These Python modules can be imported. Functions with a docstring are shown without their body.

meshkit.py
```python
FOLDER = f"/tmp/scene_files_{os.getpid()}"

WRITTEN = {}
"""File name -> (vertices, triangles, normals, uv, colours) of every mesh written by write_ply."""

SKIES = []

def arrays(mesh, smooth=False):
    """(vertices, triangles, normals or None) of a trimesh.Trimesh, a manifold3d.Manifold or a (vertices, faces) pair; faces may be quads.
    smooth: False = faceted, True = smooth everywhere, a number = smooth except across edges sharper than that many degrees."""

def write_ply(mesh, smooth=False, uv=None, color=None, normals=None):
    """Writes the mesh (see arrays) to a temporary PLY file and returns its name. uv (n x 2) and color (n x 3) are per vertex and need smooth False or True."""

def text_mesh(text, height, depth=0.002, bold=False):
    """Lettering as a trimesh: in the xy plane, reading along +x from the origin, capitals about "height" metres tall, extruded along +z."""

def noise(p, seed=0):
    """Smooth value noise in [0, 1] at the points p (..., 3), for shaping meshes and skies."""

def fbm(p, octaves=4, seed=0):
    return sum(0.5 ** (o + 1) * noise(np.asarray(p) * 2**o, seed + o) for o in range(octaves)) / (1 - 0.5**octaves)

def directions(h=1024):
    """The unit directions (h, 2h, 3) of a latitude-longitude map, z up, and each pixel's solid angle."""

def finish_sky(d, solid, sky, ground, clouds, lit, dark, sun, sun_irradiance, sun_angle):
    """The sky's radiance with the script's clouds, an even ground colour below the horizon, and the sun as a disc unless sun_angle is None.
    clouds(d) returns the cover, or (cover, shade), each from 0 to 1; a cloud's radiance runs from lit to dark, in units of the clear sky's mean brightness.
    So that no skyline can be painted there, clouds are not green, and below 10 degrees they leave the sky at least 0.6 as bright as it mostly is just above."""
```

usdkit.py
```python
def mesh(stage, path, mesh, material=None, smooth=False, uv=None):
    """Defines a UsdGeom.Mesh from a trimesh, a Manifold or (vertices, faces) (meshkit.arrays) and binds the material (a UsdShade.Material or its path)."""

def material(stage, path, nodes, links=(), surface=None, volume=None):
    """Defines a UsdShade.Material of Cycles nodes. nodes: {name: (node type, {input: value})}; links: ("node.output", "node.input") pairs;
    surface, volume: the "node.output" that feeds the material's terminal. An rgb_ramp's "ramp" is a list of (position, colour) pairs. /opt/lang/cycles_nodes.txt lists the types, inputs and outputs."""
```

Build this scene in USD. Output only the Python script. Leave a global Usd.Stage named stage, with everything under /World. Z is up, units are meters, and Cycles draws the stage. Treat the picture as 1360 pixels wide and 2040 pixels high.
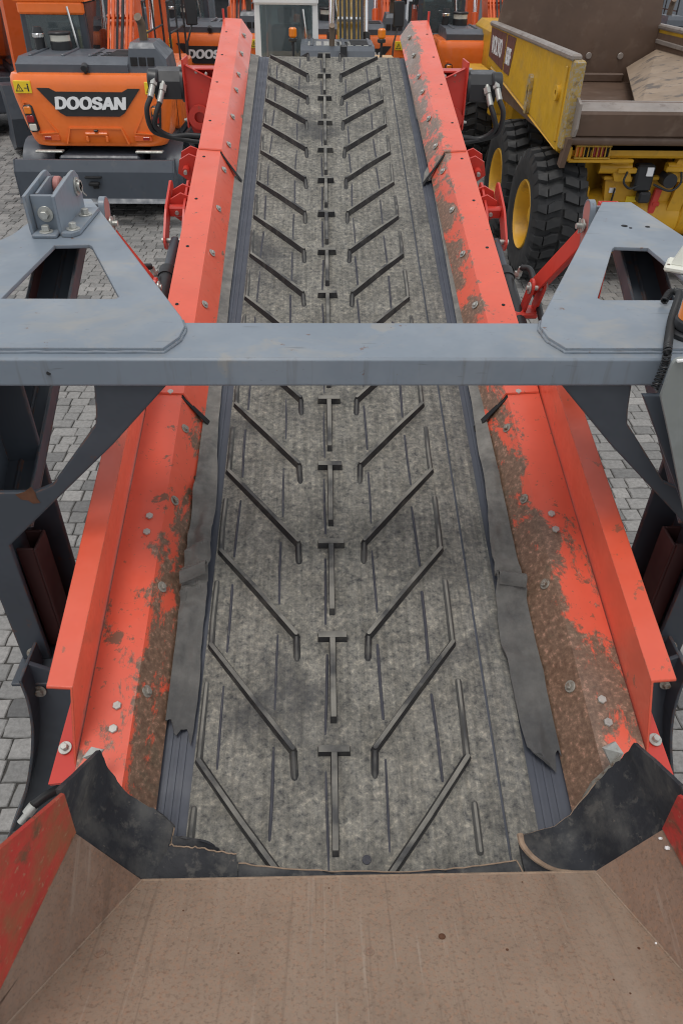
import math
import random
import numpy as np
import trimesh
import manifold3d as m3
from shapely.geometry import Polygon, LineString
from pxr import Gf, Sdf, Usd, UsdGeom, UsdLux, UsdShade
import meshkit
import usdkit

random.seed(7)
rng = np.random.default_rng(7)
stage = Usd.Stage.CreateInMemory()
UsdGeom.Xform.Define(stage, '/World')
UsdGeom.Scope.Define(stage, '/World/Looks')

# ---------------------------------------------------------------- camera
FOC, PITCH, YAW, ROLL, CX, EL, Y0, Z0, PITCHB = 1435.7, 0.6699, 0.0339, 0.0157, -0.0314, 0.2298, 1.2207, 1.689, 0.3811
EYE = np.array([CX, 0.0, 3.6])
_f = np.array([math.sin(YAW) * math.cos(PITCH), math.cos(YAW) * math.cos(PITCH), -math.sin(PITCH)])
_r = np.array([math.cos(YAW), -math.sin(YAW), 0.0])
_u = np.cross(_r, _f)
RIGHT = math.cos(ROLL) * _r + math.sin(ROLL) * _u
UP = -math.sin(ROLL) * _r + math.cos(ROLL) * _u
cam = UsdGeom.Camera.Define(stage, '/World/camera')
M = Gf.Matrix4d(*RIGHT, 0, *UP, 0, *(-_f), 0, *EYE, 1)
cam.AddTransformOp().Set(M)
cam.CreateHorizontalApertureAttr(24.0)
cam.CreateVerticalApertureAttr(36.0)
cam.CreateFocalLengthAttr(FOC * 24.0 / 1360.0)
cam.CreateFStopAttr(8.0)
cam.CreateFocusDistanceAttr(3.2)
cam.CreateExposureAttr(0.22)

# ---------------------------------------------------------------- sky and sun (overcast)
SUN_EL, SUN_AZ = math.radians(74), math.radians(215)       # azimuth measured as atan2(x, y)
sky = UsdLux.DomeLight.Define(stage, '/World/sky')
usdkit.material(stage, '/World/Looks/sky_overcast', {
    'tc': ('texture_coordinate', {}),
    's': ('sky_texture', {'sky_type': 'single_scattering', 'sun_disc': False, 'sun_elevation': SUN_EL, 'sun_rotation': SUN_AZ}),
    'n': ('noise_texture', {'scale': 2.2, 'detail': 5.0, 'roughness': 0.55}),
    'c': ('rgb_ramp', {'ramp': [(0.3, (5.6, 5.75, 6.0)), (0.7, (8.6, 8.65, 8.7))]}),
    'm': ('mix', {'fac': 0.86}),
    'b': ('background_shader', {'strength': 0.10}),
}, [('tc.generated', 'n.vector'), ('n.fac', 'c.fac'), ('s.color', 'm.color1'), ('c.color', 'm.color2'), ('m.color', 'b.color')], surface='b.background')
UsdShade.MaterialBindingAPI.Apply(sky.GetPrim()).Bind(UsdShade.Material.Get(stage, '/World/Looks/sky_overcast'))
sky.GetPrim().SetCustomDataByKey('kind', 'structure')
sun = UsdLux.DistantLight.Define(stage, '/World/sun')
sun.CreateNormalizeAttr(True) if hasattr(sun, 'CreateNormalizeAttr') else None
sun.CreateIntensityAttr(0.30)
sun.CreateAngleAttr(22.0)
sun.CreateColorAttr(Gf.Vec3f(1.0, 0.965, 0.92))
sun.AddRotateXYZOp().Set(Gf.Vec3f(90 - math.degrees(SUN_EL), 0, 180 - math.degrees(SUN_AZ)))

# ---------------------------------------------------------------- helpers: prims
TAKEN = {}


def numbered(path):
    n = TAKEN.get(path, 0)
    TAKEN[path] = n + 1
    return path if n == 0 else f'{path}_{n:03d}'


def tag(p, label=None, cat=None, group=None, kind=None):
    for k, v in (('label', label), ('category', cat), ('group', group), ('kind', kind)):
        if v:
            p.SetCustomDataByKey(k, v)
    return p


def thing(name, label, cat, loc=(0, 0, 0), rotz=0.0, group=None, kind=None):
    x = UsdGeom.Xform.Define(stage, numbered('/World/' + name))
    x.AddTranslateOp().Set(Gf.Vec3d(*map(float, loc)))
    x.AddRotateZOp().Set(float(rotz))
    return tag(x.GetPrim(), label, cat, group, kind)


def obj(parent, name, mesh, mat, smooth=False, label=None, kind=None):
    base = parent.GetPath().pathString if parent is not None else '/World'
    if isinstance(mesh, list):
        mesh = cat(mesh)
    p = usdkit.mesh(stage, numbered(base + '/' + name), mesh, MAT[mat], smooth=smooth).GetPrim()
    return tag(p, label, kind=kind)


# ---------------------------------------------------------------- helpers: shapes
def tri(v, f):
    return trimesh.Trimesh(np.asarray(v, float), np.asarray(f, int), process=False)


def cat(ms):
    return trimesh.util.concatenate([m for m in ms if m is not None])


def from_manifold(m):
    k = m.to_mesh()
    return tri(k.vert_properties[:, :3], k.tri_verts)


def hull(pts):
    return from_manifold(m3.Manifold.hull_points(np.asarray(pts, np.float32)))


def xf(m, R=None, t=(0, 0, 0)):
    m = m.copy()
    T = np.eye(4)
    if R is not None:
        T[:3, :3] = R
    T[:3, 3] = t
    m.apply_transform(T)
    return m


def rotz(a):
    c, s = math.cos(a), math.sin(a)
    return np.array([[c, -s, 0], [s, c, 0], [0, 0, 1.0]])


def rotx(a):
    c, s = math.cos(a), math.sin(a)
    return np.array([[1.0, 0, 0], [0, c, -s], [0, s, c]])


def roty(a):
    c, s = math.cos(a), math.sin(a)
    return np.array([[c, 0, s], [0, 1.0, 0], [-s, 0, c]])


def box(x0, x1, y0, y1, z0, z1, b=0.008):
    """A box with chamfered edges."""
    x0, x1 = min(x0, x1), max(x0, x1)
    y0, y1 = min(y0, y1), max(y0, y1)
    z0, z1 = min(z0, z1), max(z0, z1)
    b = min(b, 0.3 * (x1 - x0), 0.3 * (y1 - y0), 0.3 * (z1 - z0))
    P = []
    for x, sx in ((x0, 1), (x1, -1)):
        for y, sy in ((y0, 1), (y1, -1)):
            for z, sz in ((z0, 1), (z1, -1)):
                P += [(x + sx * b, y + sy * b, z), (x + sx * b, y, z + sz * b), (x, y + sy * b, z + sz * b)]
    return hull(P)


def frame_of(d):
    d = np.asarray(d, float)
    d = d / np.linalg.norm(d)
    a = np.array([0, 0, 1.0]) if abs(d[2]) < 0.9 else np.array([1.0, 0, 0])
    e1 = np.cross(a, d)
    e1 /= np.linalg.norm(e1)
    return e1, np.cross(d, e1), d


def rings(rs, closed=False, caps=True):
    """Joins rings of equal count (list of n x 3) into a mesh."""
    n = len(rs[0])
    v = np.vstack(rs)
    f = []
    m = len(rs)
    for i in range(m if closed else m - 1):
        a, b = i * n, ((i + 1) % m) * n
        for j in range(n):
            k = (j + 1) % n
            f += [(a + j, a + k, b + k), (a + j, b + k, b + j)]
    if caps and not closed:
        v = np.vstack([v, rs[0].mean(0), rs[-1].mean(0)])
        c0, c1 = len(v) - 2, len(v) - 1
        for j in range(n):
            k = (j + 1) % n
            f += [(c0, k, j), (c1, (m - 1) * n + j, (m - 1) * n + k)]
    t = tri(v, f)
    if t.volume < 0:
        t.invert()
    return t


def tube(pts, r, n=10, caps=True):
    pts = np.asarray(pts, float)
    r = np.broadcast_to(r, len(pts))
    d = np.gradient(pts, axis=0)
    e1, e2, _ = frame_of(d[0])
    out = []
    for p, t, rr in zip(pts, d, r):
        t = t / np.linalg.norm(t)
        e1 = e1 - t * (e1 @ t)
        e1 /= np.linalg.norm(e1)
        e2 = np.cross(t, e1)
        a = np.linspace(0, 2 * np.pi, n, endpoint=False)
        out.append(p + rr * (np.cos(a)[:, None] * e1 + np.sin(a)[:, None] * e2))
    return rings(out, caps=caps)


def spline(pts, n=8):
    pts = np.asarray(pts, float)
    P = np.vstack([2 * pts[0] - pts[1], pts, 2 * pts[-1] - pts[-2]])
    out = []
    for i in range(1, len(P) - 2):
        for t in np.linspace(0, 1, n, endpoint=False):
            a, b, c, d = P[i - 1:i + 3]
            out.append(0.5 * (2 * b + (c - a) * t + (2 * a - 5 * b + 4 * c - d) * t * t + (3 * b - a - 3 * c + d) * t ** 3))
    return np.array(out + [pts[-1]])


def cyl(p0, p1, r, n=16, r1=None, ch=0.0):
    p0, p1 = np.asarray(p0, float), np.asarray(p1, float)
    e1, e2, d = frame_of(p1 - p0)
    L = np.linalg.norm(p1 - p0)
    r1 = r if r1 is None else r1
    a = np.linspace(0, 2 * np.pi, n, endpoint=False)
    c = np.cos(a)[:, None] * e1 + np.sin(a)[:, None] * e2
    st = [(0, r), (L, r1)] if not ch else [(0, r - ch), (ch, r), (L - ch, r1), (L, r1 - ch)]
    return rings([p0 + d * s + c * rr for s, rr in st])


def lathe(prof, axis='z', n=40, at=(0, 0, 0)):
    """prof: (radius, height) closed ring revolved about the axis."""
    a = np.linspace(0, 2 * np.pi, n, endpoint=False)
    rs = []
    for t in a:
        q = np.array([[r * math.cos(t), r * math.sin(t), h] for r, h in prof])
        rs.append(q)
    t = rings(rs, closed=True)
    R = {'z': np.eye(3), 'x': np.array([[0, 0, 1.0], [1, 0, 0], [0, 1, 0]]), 'y': np.array([[0, 1.0, 0], [0, 0, 1], [1, 0, 0]])}[axis]
    return xf(t, R, at)


def extrude(poly, h, bevel=0.0):
    """A shapely polygon in xy extruded from z=0 to h."""
    gs = getattr(poly, 'geoms', [poly])
    return cat([trimesh.creation.extrude_polygon(g, h, engine='earcut') for g in gs])


def plate_xy(poly, z0, z1):
    return xf(extrude(Polygon(poly) if not hasattr(poly, 'exterior') else poly, z1 - z0), None, (0, 0, z0))


def plate_xz(poly, y0, y1):
    """Polygon in (x, z), between y0 and y1."""
    m = extrude(Polygon(poly) if not hasattr(poly, 'exterior') else poly, abs(y1 - y0))
    return xf(m, np.array([[1.0, 0, 0], [0, 0, -1], [0, 1, 0]]), (0, max(y0, y1), 0))


def plate_yz(poly, x0, x1):
    m = extrude(Polygon(poly) if not hasattr(poly, 'exterior') else poly, abs(x1 - x0))
    return xf(m, np.array([[0, 0, 1.0], [1, 0, 0], [0, 1, 0]]), (min(x0, x1), 0, 0))


def patch(G, t):
    """A grid of points (n, m, 3) thickened by t along its normal (to both sides of nothing: the grid is the top)."""
    G = np.asarray(G, float)
    n, m = G.shape[:2]
    du, dv = np.gradient(G, axis=0), np.gradient(G, axis=1)
    N = np.cross(du, dv)
    N /= np.maximum(np.linalg.norm(N, axis=2, keepdims=True), 1e-9)
    if N[..., 2].mean() < 0:
        N = -N
    top, bot = G.reshape(-1, 3), (G - N * t).reshape(-1, 3)
    v = np.vstack([top, bot])
    f = []
    o = n * m
    ix = lambda i, j: i * m + j
    for i in range(n - 1):
        for j in range(m - 1):
            a, b, c, d = ix(i, j), ix(i + 1, j), ix(i + 1, j + 1), ix(i, j + 1)
            f += [(a, b, c), (a, c, d), (o + a, o + c, o + b), (o + a, o + d, o + c)]
    edge = [ix(i, 0) for i in range(n)] + [ix(n - 1, j) for j in range(1, m)] + [ix(i, m - 1) for i in range(n - 2, -1, -1)] + [ix(0, j) for j in range(m - 2, 0, -1)]
    for a, b in zip(edge, edge[1:] + edge[:1]):
        f += [(b, a, o + a), (b, o + a, o + b)]
    t_ = tri(v, f)
    if t_.volume < 0:
        t_.invert()
    return t_


def quad(a, b, c, d, t, n=2):
    s = np.linspace(0, 1, n)
    a, b, c, d = map(np.asarray, (a, b, c, d))
    G = np.array([[(a * (1 - i) + b * i) * (1 - j) + (d * (1 - i) + c * i) * j for j in s] for i in s])
    return patch(G, t)


def bar(p0, p1, w, h, up=(0, 0, 1), b=0.004):
    """A rectangular bar from p0 to p1, w across and h along up."""
    p0, p1, up = (np.asarray(x, float) for x in (p0, p1, up))
    d = p1 - p0
    L = np.linalg.norm(d)
    d /= L
    s = np.cross(d, up)
    s /= np.linalg.norm(s)
    k = np.cross(s, d)
    m = box(-w / 2, w / 2, 0, L, -h / 2, h / 2, b)
    return xf(m, np.stack([s, d, k], 1), p0)


def ray(px, py):
    return RIGHT * (px - 680) / FOC + UP * (1020 - py) / FOC + _f


def hit(px, py, p0, n):
    """Where the line of sight of a point of the photograph meets a plane of the place."""
    d = ray(px, py)
    return EYE + d * (np.dot(np.asarray(p0, float) - EYE, n) / np.dot(d, n))


def at_y(px, py, y):
    return hit(px, py, (0, y, 0), (0, 1, 0))


def at_z(px, py, z):
    return hit(px, py, (0, 0, z), (0, 0, 1))


def at_x(px, py, x):
    return hit(px, py, (x, 0, 0), (1, 0, 0))


def screen(P):
    d = np.atleast_2d(P) - EYE
    z = d @ _f
    return np.stack([680 + FOC * (d @ RIGHT) / z, 1020 - FOC * (d @ UP) / z], 1)


# ---------------------------------------------------------------- materials
MAT = {}


def mat(name, base, rough=0.5, metal=0.0, vary=0.12, vscale=3.0, spots=(), bump=None, rvary=0.12, spec=0.5, coat=0.0, edge=None, wear=None, extra=None):
    """A painted, rubber or steel surface. spots: (scale, detail, lo, hi, colour, amount); bump: (scale, strength, distance);
    edge: (radius, colour) chipped edges; wear: list of (colour, node builder) driven by position."""
    N = {'tc': ('texture_coordinate', {}), 'g': ('geometry', {}),
         'v': ('noise_texture', {'scale': vscale, 'detail': 6.0, 'roughness': 0.62}),
         'vr': ('rgb_ramp', {'ramp': [(0.25, tuple(c * (1 - vary) for c in base)), (0.75, tuple(min(1, c * (1 + vary)) for c in base))]}),
         'p': ('principled_bsdf', {'metallic': metal, 'specular_ior_level': spec, 'coat_weight': coat, 'coat_roughness': 0.15})}
    L = [('tc.object', 'v.vector'), ('v.fac', 'vr.fac')]
    col = 'vr.color'
    rr = {'n': None}
    for i, (sc, det, lo, hi, c, amt) in enumerate(spots):
        N[f's{i}'] = ('noise_texture', {'scale': sc, 'detail': det, 'roughness': 0.66, 'distortion': 0.2})
        N[f'sm{i}'] = ('mapping', {'location': (3.1 * i + 1.7, 5.3 * i, 2.2 * i)})
        N[f'sr{i}'] = ('map_range', {'from_min': lo, 'from_max': hi, 'to_min': 0.0, 'to_max': amt, 'clamp': True})
        N[f'sx{i}'] = ('mix', {'color2': c})
        L += [('tc.object', f'sm{i}.vector'), (f'sm{i}.vector', f's{i}.vector'), (f's{i}.fac', f'sr{i}.value'), (f'sr{i}.result', f'sx{i}.fac'), (col, f'sx{i}.color1')]
        col = f'sx{i}.color'
    if extra:
        col = extra(N, L, col)
    if edge:
        rad, ec, eamt = edge
        N['bv'] = ('bevel', {'radius': rad, 'samples': 4})
        N['dt'] = ('vector_math', {'math_type': 'dot_product'})
        N['en'] = ('noise_texture', {'scale': 22.0, 'detail': 5.0, 'roughness': 0.7})
        N['ea'] = ('map_range', {'from_min': 0.985, 'from_max': 0.80, 'to_min': 0.0, 'to_max': 1.0, 'clamp': True})
        N['eb'] = ('map_range', {'from_min': 0.46, 'from_max': 0.60, 'to_min': 0.0, 'to_max': eamt, 'clamp': True})
        N['em'] = ('math', {'math_type': 'multiply', 'use_clamp': True})
        N['ex'] = ('mix', {'color2': ec})
        L += [('bv.bevel', 'dt.vector1'), ('g.true_normal', 'dt.vector2'), ('dt.value', 'ea.value'), ('tc.object', 'en.vector'), ('en.fac', 'eb.value'),
              ('ea.result', 'em.value1'), ('eb.result', 'em.value2'), ('em.value', 'ex.fac'), (col, 'ex.color1')]
        col = 'ex.color'
    N['rn'] = ('noise_texture', {'scale': vscale * 2.7, 'detail': 4.0})
    N['rm'] = ('map_range', {'from_min': 0.3, 'from_max': 0.7, 'to_min': max(0.03, rough - rvary), 'to_max': min(1, rough + rvary), 'clamp': True})
    L += [('tc.object', 'rn.vector'), ('rn.fac', 'rm.value'), ('rm.result', 'p.roughness'), (col, 'p.base_color')]
    if bump:
        bs, st, dist = bump
        N['bn'] = ('noise_texture', {'scale': bs, 'detail': 6.0, 'roughness': 0.65})
        N['bu'] = ('bump', {'strength': st, 'distance': dist})
        L += [('tc.object', 'bn.vector'), ('bn.fac', 'bu.height'), ('bu.normal', 'p.normal')]
        if edge:
            L += [('bv.bevel', 'bu.normal')]
    MAT[name] = usdkit.material(stage, '/World/Looks/' + name, N, L, surface='p.BSDF')
    return MAT[name]


RUST, RUST2, DIRT = (0.115, 0.045, 0.018), (0.20, 0.075, 0.03), (0.16, 0.125, 0.09)


def board_wear(amount):
    """Paint worn to brown steel: most near the belt (low on the board) and near the feed end."""
    def build(N, L, col):
        mirror = 1.0
        N.update({
            'wx': ('separate_xyz', {}),
            'wa': ('math', {'math_type': 'subtract', 'value2': 0.07}), 'wb': ('math', {'math_type': 'absolute'}),
            'wc': ('map_range', {'from_min': 0.590, 'from_max': 0.735, 'to_min': 1.0, 'to_max': 0.0, 'clamp': True}),
            'wy': ('map_range', {'from_min': 1.15, 'from_max': 2.7, 'to_min': 0.14, 'to_max': -0.27, 'clamp': True}),
            'ws': ('map_range', {'from_min': -0.3, 'from_max': 0.3, 'to_min': 0.04, 'to_max': 0.27, 'clamp': True}),
            'wn': ('noise_texture', {'scale': 8.0, 'detail': 11.0, 'roughness': 0.74, 'distortion': 0.25}),
            'wm': ('mapping', {'scale': (1.0, 0.5, 1.0)}),
            'wa2': ('map_range', {'from_min': 0.25, 'from_max': 0.75, 'to_min': 0.0, 'to_max': 1.0}), 'w1': ('math', {'math_type': 'multiply_add', 'value2': 0.44}), 'w2': ('math', {'math_type': 'add'}), 'w3': ('math', {'math_type': 'add'}),
            'wr': ('map_range', {'from_min': 0.88 - amount, 'from_max': 0.97 - amount, 'to_min': 0.0, 'to_max': 0.96, 'clamp': True}),
            'wk': ('noise_texture', {'scale': 60.0, 'detail': 5.0, 'roughness': 0.7}),
            'wq': ('rgb_ramp', {'ramp': [(0.30, (0.080, 0.055, 0.036)), (0.50, (0.145, 0.102, 0.068)), (0.58, (0.21, 0.138, 0.092)), (0.68, (0.42, 0.24, 0.17))]}),
            'wz': ('mix', {}),
        })
        L += [('tc.object', 'wx.vector'), ('wx.x', 'wa.value1'), ('wa.value', 'wb.value1'), ('wb.value', 'wc.value'), ('wx.y', 'wy.value'), ('wx.x', 'ws.value'),
              ('tc.object', 'wm.vector'), ('wm.vector', 'wn.vector'), ('wc.result', 'w1.value1'), ('wn.fac', 'wa2.value'), ('wa2.result', 'w1.value3'), ('w1.value', 'w2.value1'), ('wy.result', 'w2.value2'),
              ('w2.value', 'w3.value1'), ('ws.result', 'w3.value2'), ('w3.value', 'wr.value'), ('tc.object', 'wk.vector'), ('wk.fac', 'wq.fac'),
              (col, 'wz.color1'), ('wq.color', 'wz.color2'), ('wr.result', 'wz.fac')]
        return 'wz.color'
    return build


RED = (0.68, 0.098, 0.050)
mat('red_board', RED, 0.36, vary=0.10, coat=0.35, spots=[(1.2, 4, 0.5, 0.75, (0.70, 0.16, 0.09), 0.35), (34, 8, 0.64, 0.67, (0.16, 0.07, 0.04), 0.8)], bump=(40, 0.06, 0.004), extra=board_wear(0.08))
mat('red_board_worn', RED, 0.42, vary=0.10, coat=0.2, spots=[(1.2, 4, 0.5, 0.75, (0.66, 0.13, 0.07), 0.3), (9, 9, 0.605, 0.635, (0.15, 0.085, 0.05), 0.9), (40, 8, 0.62, 0.66, (0.2, 0.09, 0.05), 0.8)], bump=(40, 0.10, 0.004), extra=board_wear(0.13))
mat('red_rail', RED, 0.34, vary=0.08, coat=0.3, spots=[(14, 9, 0.63, 0.66, (0.2, 0.10, 0.06), 0.7), (1.5, 3, 0.5, 0.8, (0.70, 0.17, 0.10), 0.3)], bump=(30, 0.05, 0.003), edge=(0.006, (0.22, 0.11, 0.06), 0.7))
mat('red_paint', (0.52, 0.045, 0.03), 0.38, vary=0.08, spots=[(12, 8, 0.64, 0.68, (0.2, 0.10, 0.06), 0.6)], bump=(30, 0.05, 0.003))
mat('pink_primer', (0.42, 0.17, 0.15), 0.6, vary=0.12)
def beam_dirt(N, L, col):
    N.update({'bz': ('separate_xyz', {}), 'bq': ('map_range', {'from_min': 0.85, 'from_max': 0.97, 'to_min': 0.0, 'to_max': 1.0, 'clamp': True}),
              'b1': ('noise_texture', {'scale': 4.5, 'detail': 8.0, 'roughness': 0.66, 'distortion': 0.6}), 'b2': ('map_range', {'from_min': 0.50, 'from_max': 0.68, 'to_min': 0.0, 'to_max': 0.6, 'clamp': True}),
              'b3': ('math', {'math_type': 'multiply'}), 'b4': ('mix', {'color2': (0.27, 0.255, 0.225)}),
              'c0': ('mapping', {'scale': (34.0, 34.0, 2.5)}), 'c1': ('noise_texture', {'scale': 1.0, 'detail': 4.0, 'roughness': 0.6}), 'c2': ('map_range', {'from_min': 0.57, 'from_max': 0.74, 'to_min': 0.0, 'to_max': 0.5, 'clamp': True}),
              'c3': ('math', {'math_type': 'subtract', 'value1': 1.0}), 'c4': ('math', {'math_type': 'multiply'}), 'c5': ('mix', {'color2': (0.105, 0.10, 0.092)}),
              'd0': ('mapping', {'scale': (6.0, 60.0, 60.0), 'rotation': (0.0, 0.0, 0.5)}), 'd1': ('noise_texture', {'scale': 1.0, 'detail': 3.0}), 'd2': ('map_range', {'from_min': 0.69, 'from_max': 0.73, 'to_min': 0.0, 'to_max': 0.6, 'clamp': True}), 'd5': ('mix', {'color2': (0.10, 0.115, 0.13)})})
    L += [('g.true_normal', 'bz.vector'), ('bz.z', 'bq.value'), ('tc.object', 'b1.vector'), ('b1.fac', 'b2.value'), ('b2.result', 'b3.value1'), ('bq.result', 'b3.value2'), ('b3.value', 'b4.fac'), (col, 'b4.color1'),
          ('tc.object', 'c0.vector'), ('c0.vector', 'c1.vector'), ('c1.fac', 'c2.value'), ('bq.result', 'c3.value2'), ('c3.value', 'c4.value1'), ('c2.result', 'c4.value2'), ('c4.value', 'c5.fac'), ('b4.color', 'c5.color1'),
          ('tc.object', 'd0.vector'), ('d0.vector', 'd1.vector'), ('d1.fac', 'd2.value'), ('d2.result', 'd5.fac'), ('c5.color', 'd5.color1')]
    return 'd5.color'


mat('grey_paint', (0.175, 0.208, 0.245), 0.40, vary=0.10, vscale=2.2, spots=[(2.0, 6, 0.52, 0.72, (0.25, 0.275, 0.30), 0.6), (7, 8, 0.63, 0.70, (0.30, 0.27, 0.22), 0.45), (16, 9, 0.655, 0.685, RUST, 0.85), (70, 4, 0.66, 0.70, (0.09, 0.10, 0.11), 0.5)], bump=(26, 0.09, 0.004), edge=(0.006, (0.16, 0.085, 0.05), 0.55), extra=beam_dirt)
mat('dark_steel', (0.042, 0.050, 0.062), 0.42, vary=0.14, spots=[(8, 9, 0.64, 0.68, RUST, 0.85), (3, 5, 0.5, 0.75, (0.075, 0.085, 0.10), 0.5)], bump=(26, 0.07, 0.004), edge=(0.009, RUST2, 1.0))
mat('rust_patch', (0.10, 0.040, 0.018), 0.85, vary=0.4, vscale=26, bump=(80, 0.3, 0.004))
mat('oxide_red', (0.038, 0.010, 0.009), 0.7, vary=0.25)
mat('blade_paint', (0.055, 0.066, 0.082), 0.42, vary=0.12, spots=[(5, 8, 0.62, 0.7, (0.10, 0.10, 0.10), 0.5)], bump=(20, 0.05, 0.004), edge=(0.008, (0.14, 0.09, 0.06), 0.6))
mat('galvanised', (0.42, 0.42, 0.39), 0.42, metal=0.55, vary=0.2, vscale=30, spots=[(60, 6, 0.60, 0.70, (0.25, 0.20, 0.14), 0.5)])
mat('cover_grey', (0.20, 0.215, 0.205), 0.5, vary=0.12, spots=[(4, 6, 0.5, 0.7, (0.28, 0.30, 0.30), 0.5)])
mat('old_bolt', (0.32, 0.30, 0.26), 0.55, metal=0.4, vary=0.25, vscale=40, spots=[(50, 6, 0.5, 0.62, (0.17, 0.10, 0.06), 0.8)])
mat('chrome', (0.75, 0.75, 0.75), 0.16, metal=1.0, vary=0.03)
mat('black_rubber', (0.016, 0.018, 0.023), 0.72, vary=0.3, spots=[(7, 9, 0.47, 0.66, (0.075, 0.074, 0.070), 0.85), (26, 8, 0.56, 0.66, (0.10, 0.095, 0.085), 0.6), (60, 6, 0.66, 0.72, (0.20, 0.17, 0.14), 0.6)], bump=(18, 0.4, 0.008))
mat('rubber_edge', (0.28, 0.20, 0.14), 0.9, vary=0.3, vscale=40, bump=(90, 0.5, 0.004))
mat('hose', (0.013, 0.014, 0.015), 0.5, vary=0.2)
mat('black_plastic', (0.016, 0.017, 0.019), 0.45, vary=0.15)
mat('void', (0.006, 0.006, 0.007), 0.8, vary=0.1)
mat('hood_grey', (0.070, 0.080, 0.095), 0.42, vary=0.10, spots=[(3, 5, 0.5, 0.8, (0.13, 0.14, 0.15), 0.45)], bump=(60, 0.05, 0.003))
mat('orange_paint', (0.84, 0.175, 0.026), 0.30, vary=0.04, spots=[(1.5, 4, 0.5, 0.8, (0.72, 0.17, 0.05), 0.35)], coat=0.25)
mat('orange_frame', (0.70, 0.115, 0.022), 0.38, vary=0.08)
mat('yellow_machine', (0.50, 0.30, 0.035), 0.42, vary=0.10)
mat('white_paint', (0.72, 0.72, 0.70), 0.35, vary=0.05, spots=[(5, 6, 0.6, 0.75, (0.5, 0.48, 0.44), 0.4)])
mat('cream_paint', (0.62, 0.42, 0.22), 0.45, vary=0.08)
mat('cream_plastic', (0.66, 0.66, 0.58), 0.45, vary=0.05)
mat('lettering_white', (0.80, 0.80, 0.80), 0.4, vary=0.02)
mat('lamp_amber', (0.75, 0.20, 0.01), 0.18, vary=0.08, coat=0.6)
mat('lamp_red', (0.26, 0.008, 0.008), 0.2, vary=0.08, coat=0.5)
mat('lamp_white', (0.62, 0.60, 0.52), 0.2, vary=0.05, coat=0.5)
mat('sign_yellow', (0.80, 0.56, 0.02), 0.4, vary=0.03)
mat('sign_brown', (0.088, 0.040, 0.038), 0.4, vary=0.06)
mat('volvo_yellow', (0.56, 0.315, 0.018), 0.42, vary=0.14, spots=[(2.5, 7, 0.52, 0.75, (0.30, 0.19, 0.06), 0.55), (26, 8, 0.65, 0.69, (0.16, 0.12, 0.08), 0.6)], bump=(24, 0.06, 0.004), edge=(0.014, (0.26, 0.22, 0.16), 0.8))
mat('volvo_chassis', (0.58, 0.31, 0.016), 0.45, vary=0.18, spots=[(4, 7, 0.55, 0.75, (0.14, 0.09, 0.04), 0.6)])
mat('volvo_scuffed', (0.36, 0.24, 0.06), 0.5, vary=0.2, spots=[(30, 8, 0.50, 0.56, (0.30, 0.27, 0.23), 0.85), (10, 8, 0.56, 0.62, (0.12, 0.08, 0.05), 0.7)], bump=(40, 0.2, 0.006))
mat('body_steel', (0.115, 0.072, 0.050), 0.42, metal=0.1, vary=0.22, vscale=1.6, spots=[(4, 8, 0.54, 0.72, (0.19, 0.135, 0.10), 0.6), (40, 6, 0.70, 0.73, (0.40, 0.36, 0.30), 0.5)], bump=(16, 0.12, 0.008))
mat('body_lip', (0.25, 0.215, 0.19), 0.45, metal=0.25, vary=0.2, spots=[(7, 8, 0.55, 0.68, (0.12, 0.08, 0.06), 0.7)], bump=(20, 0.15, 0.006))
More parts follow.
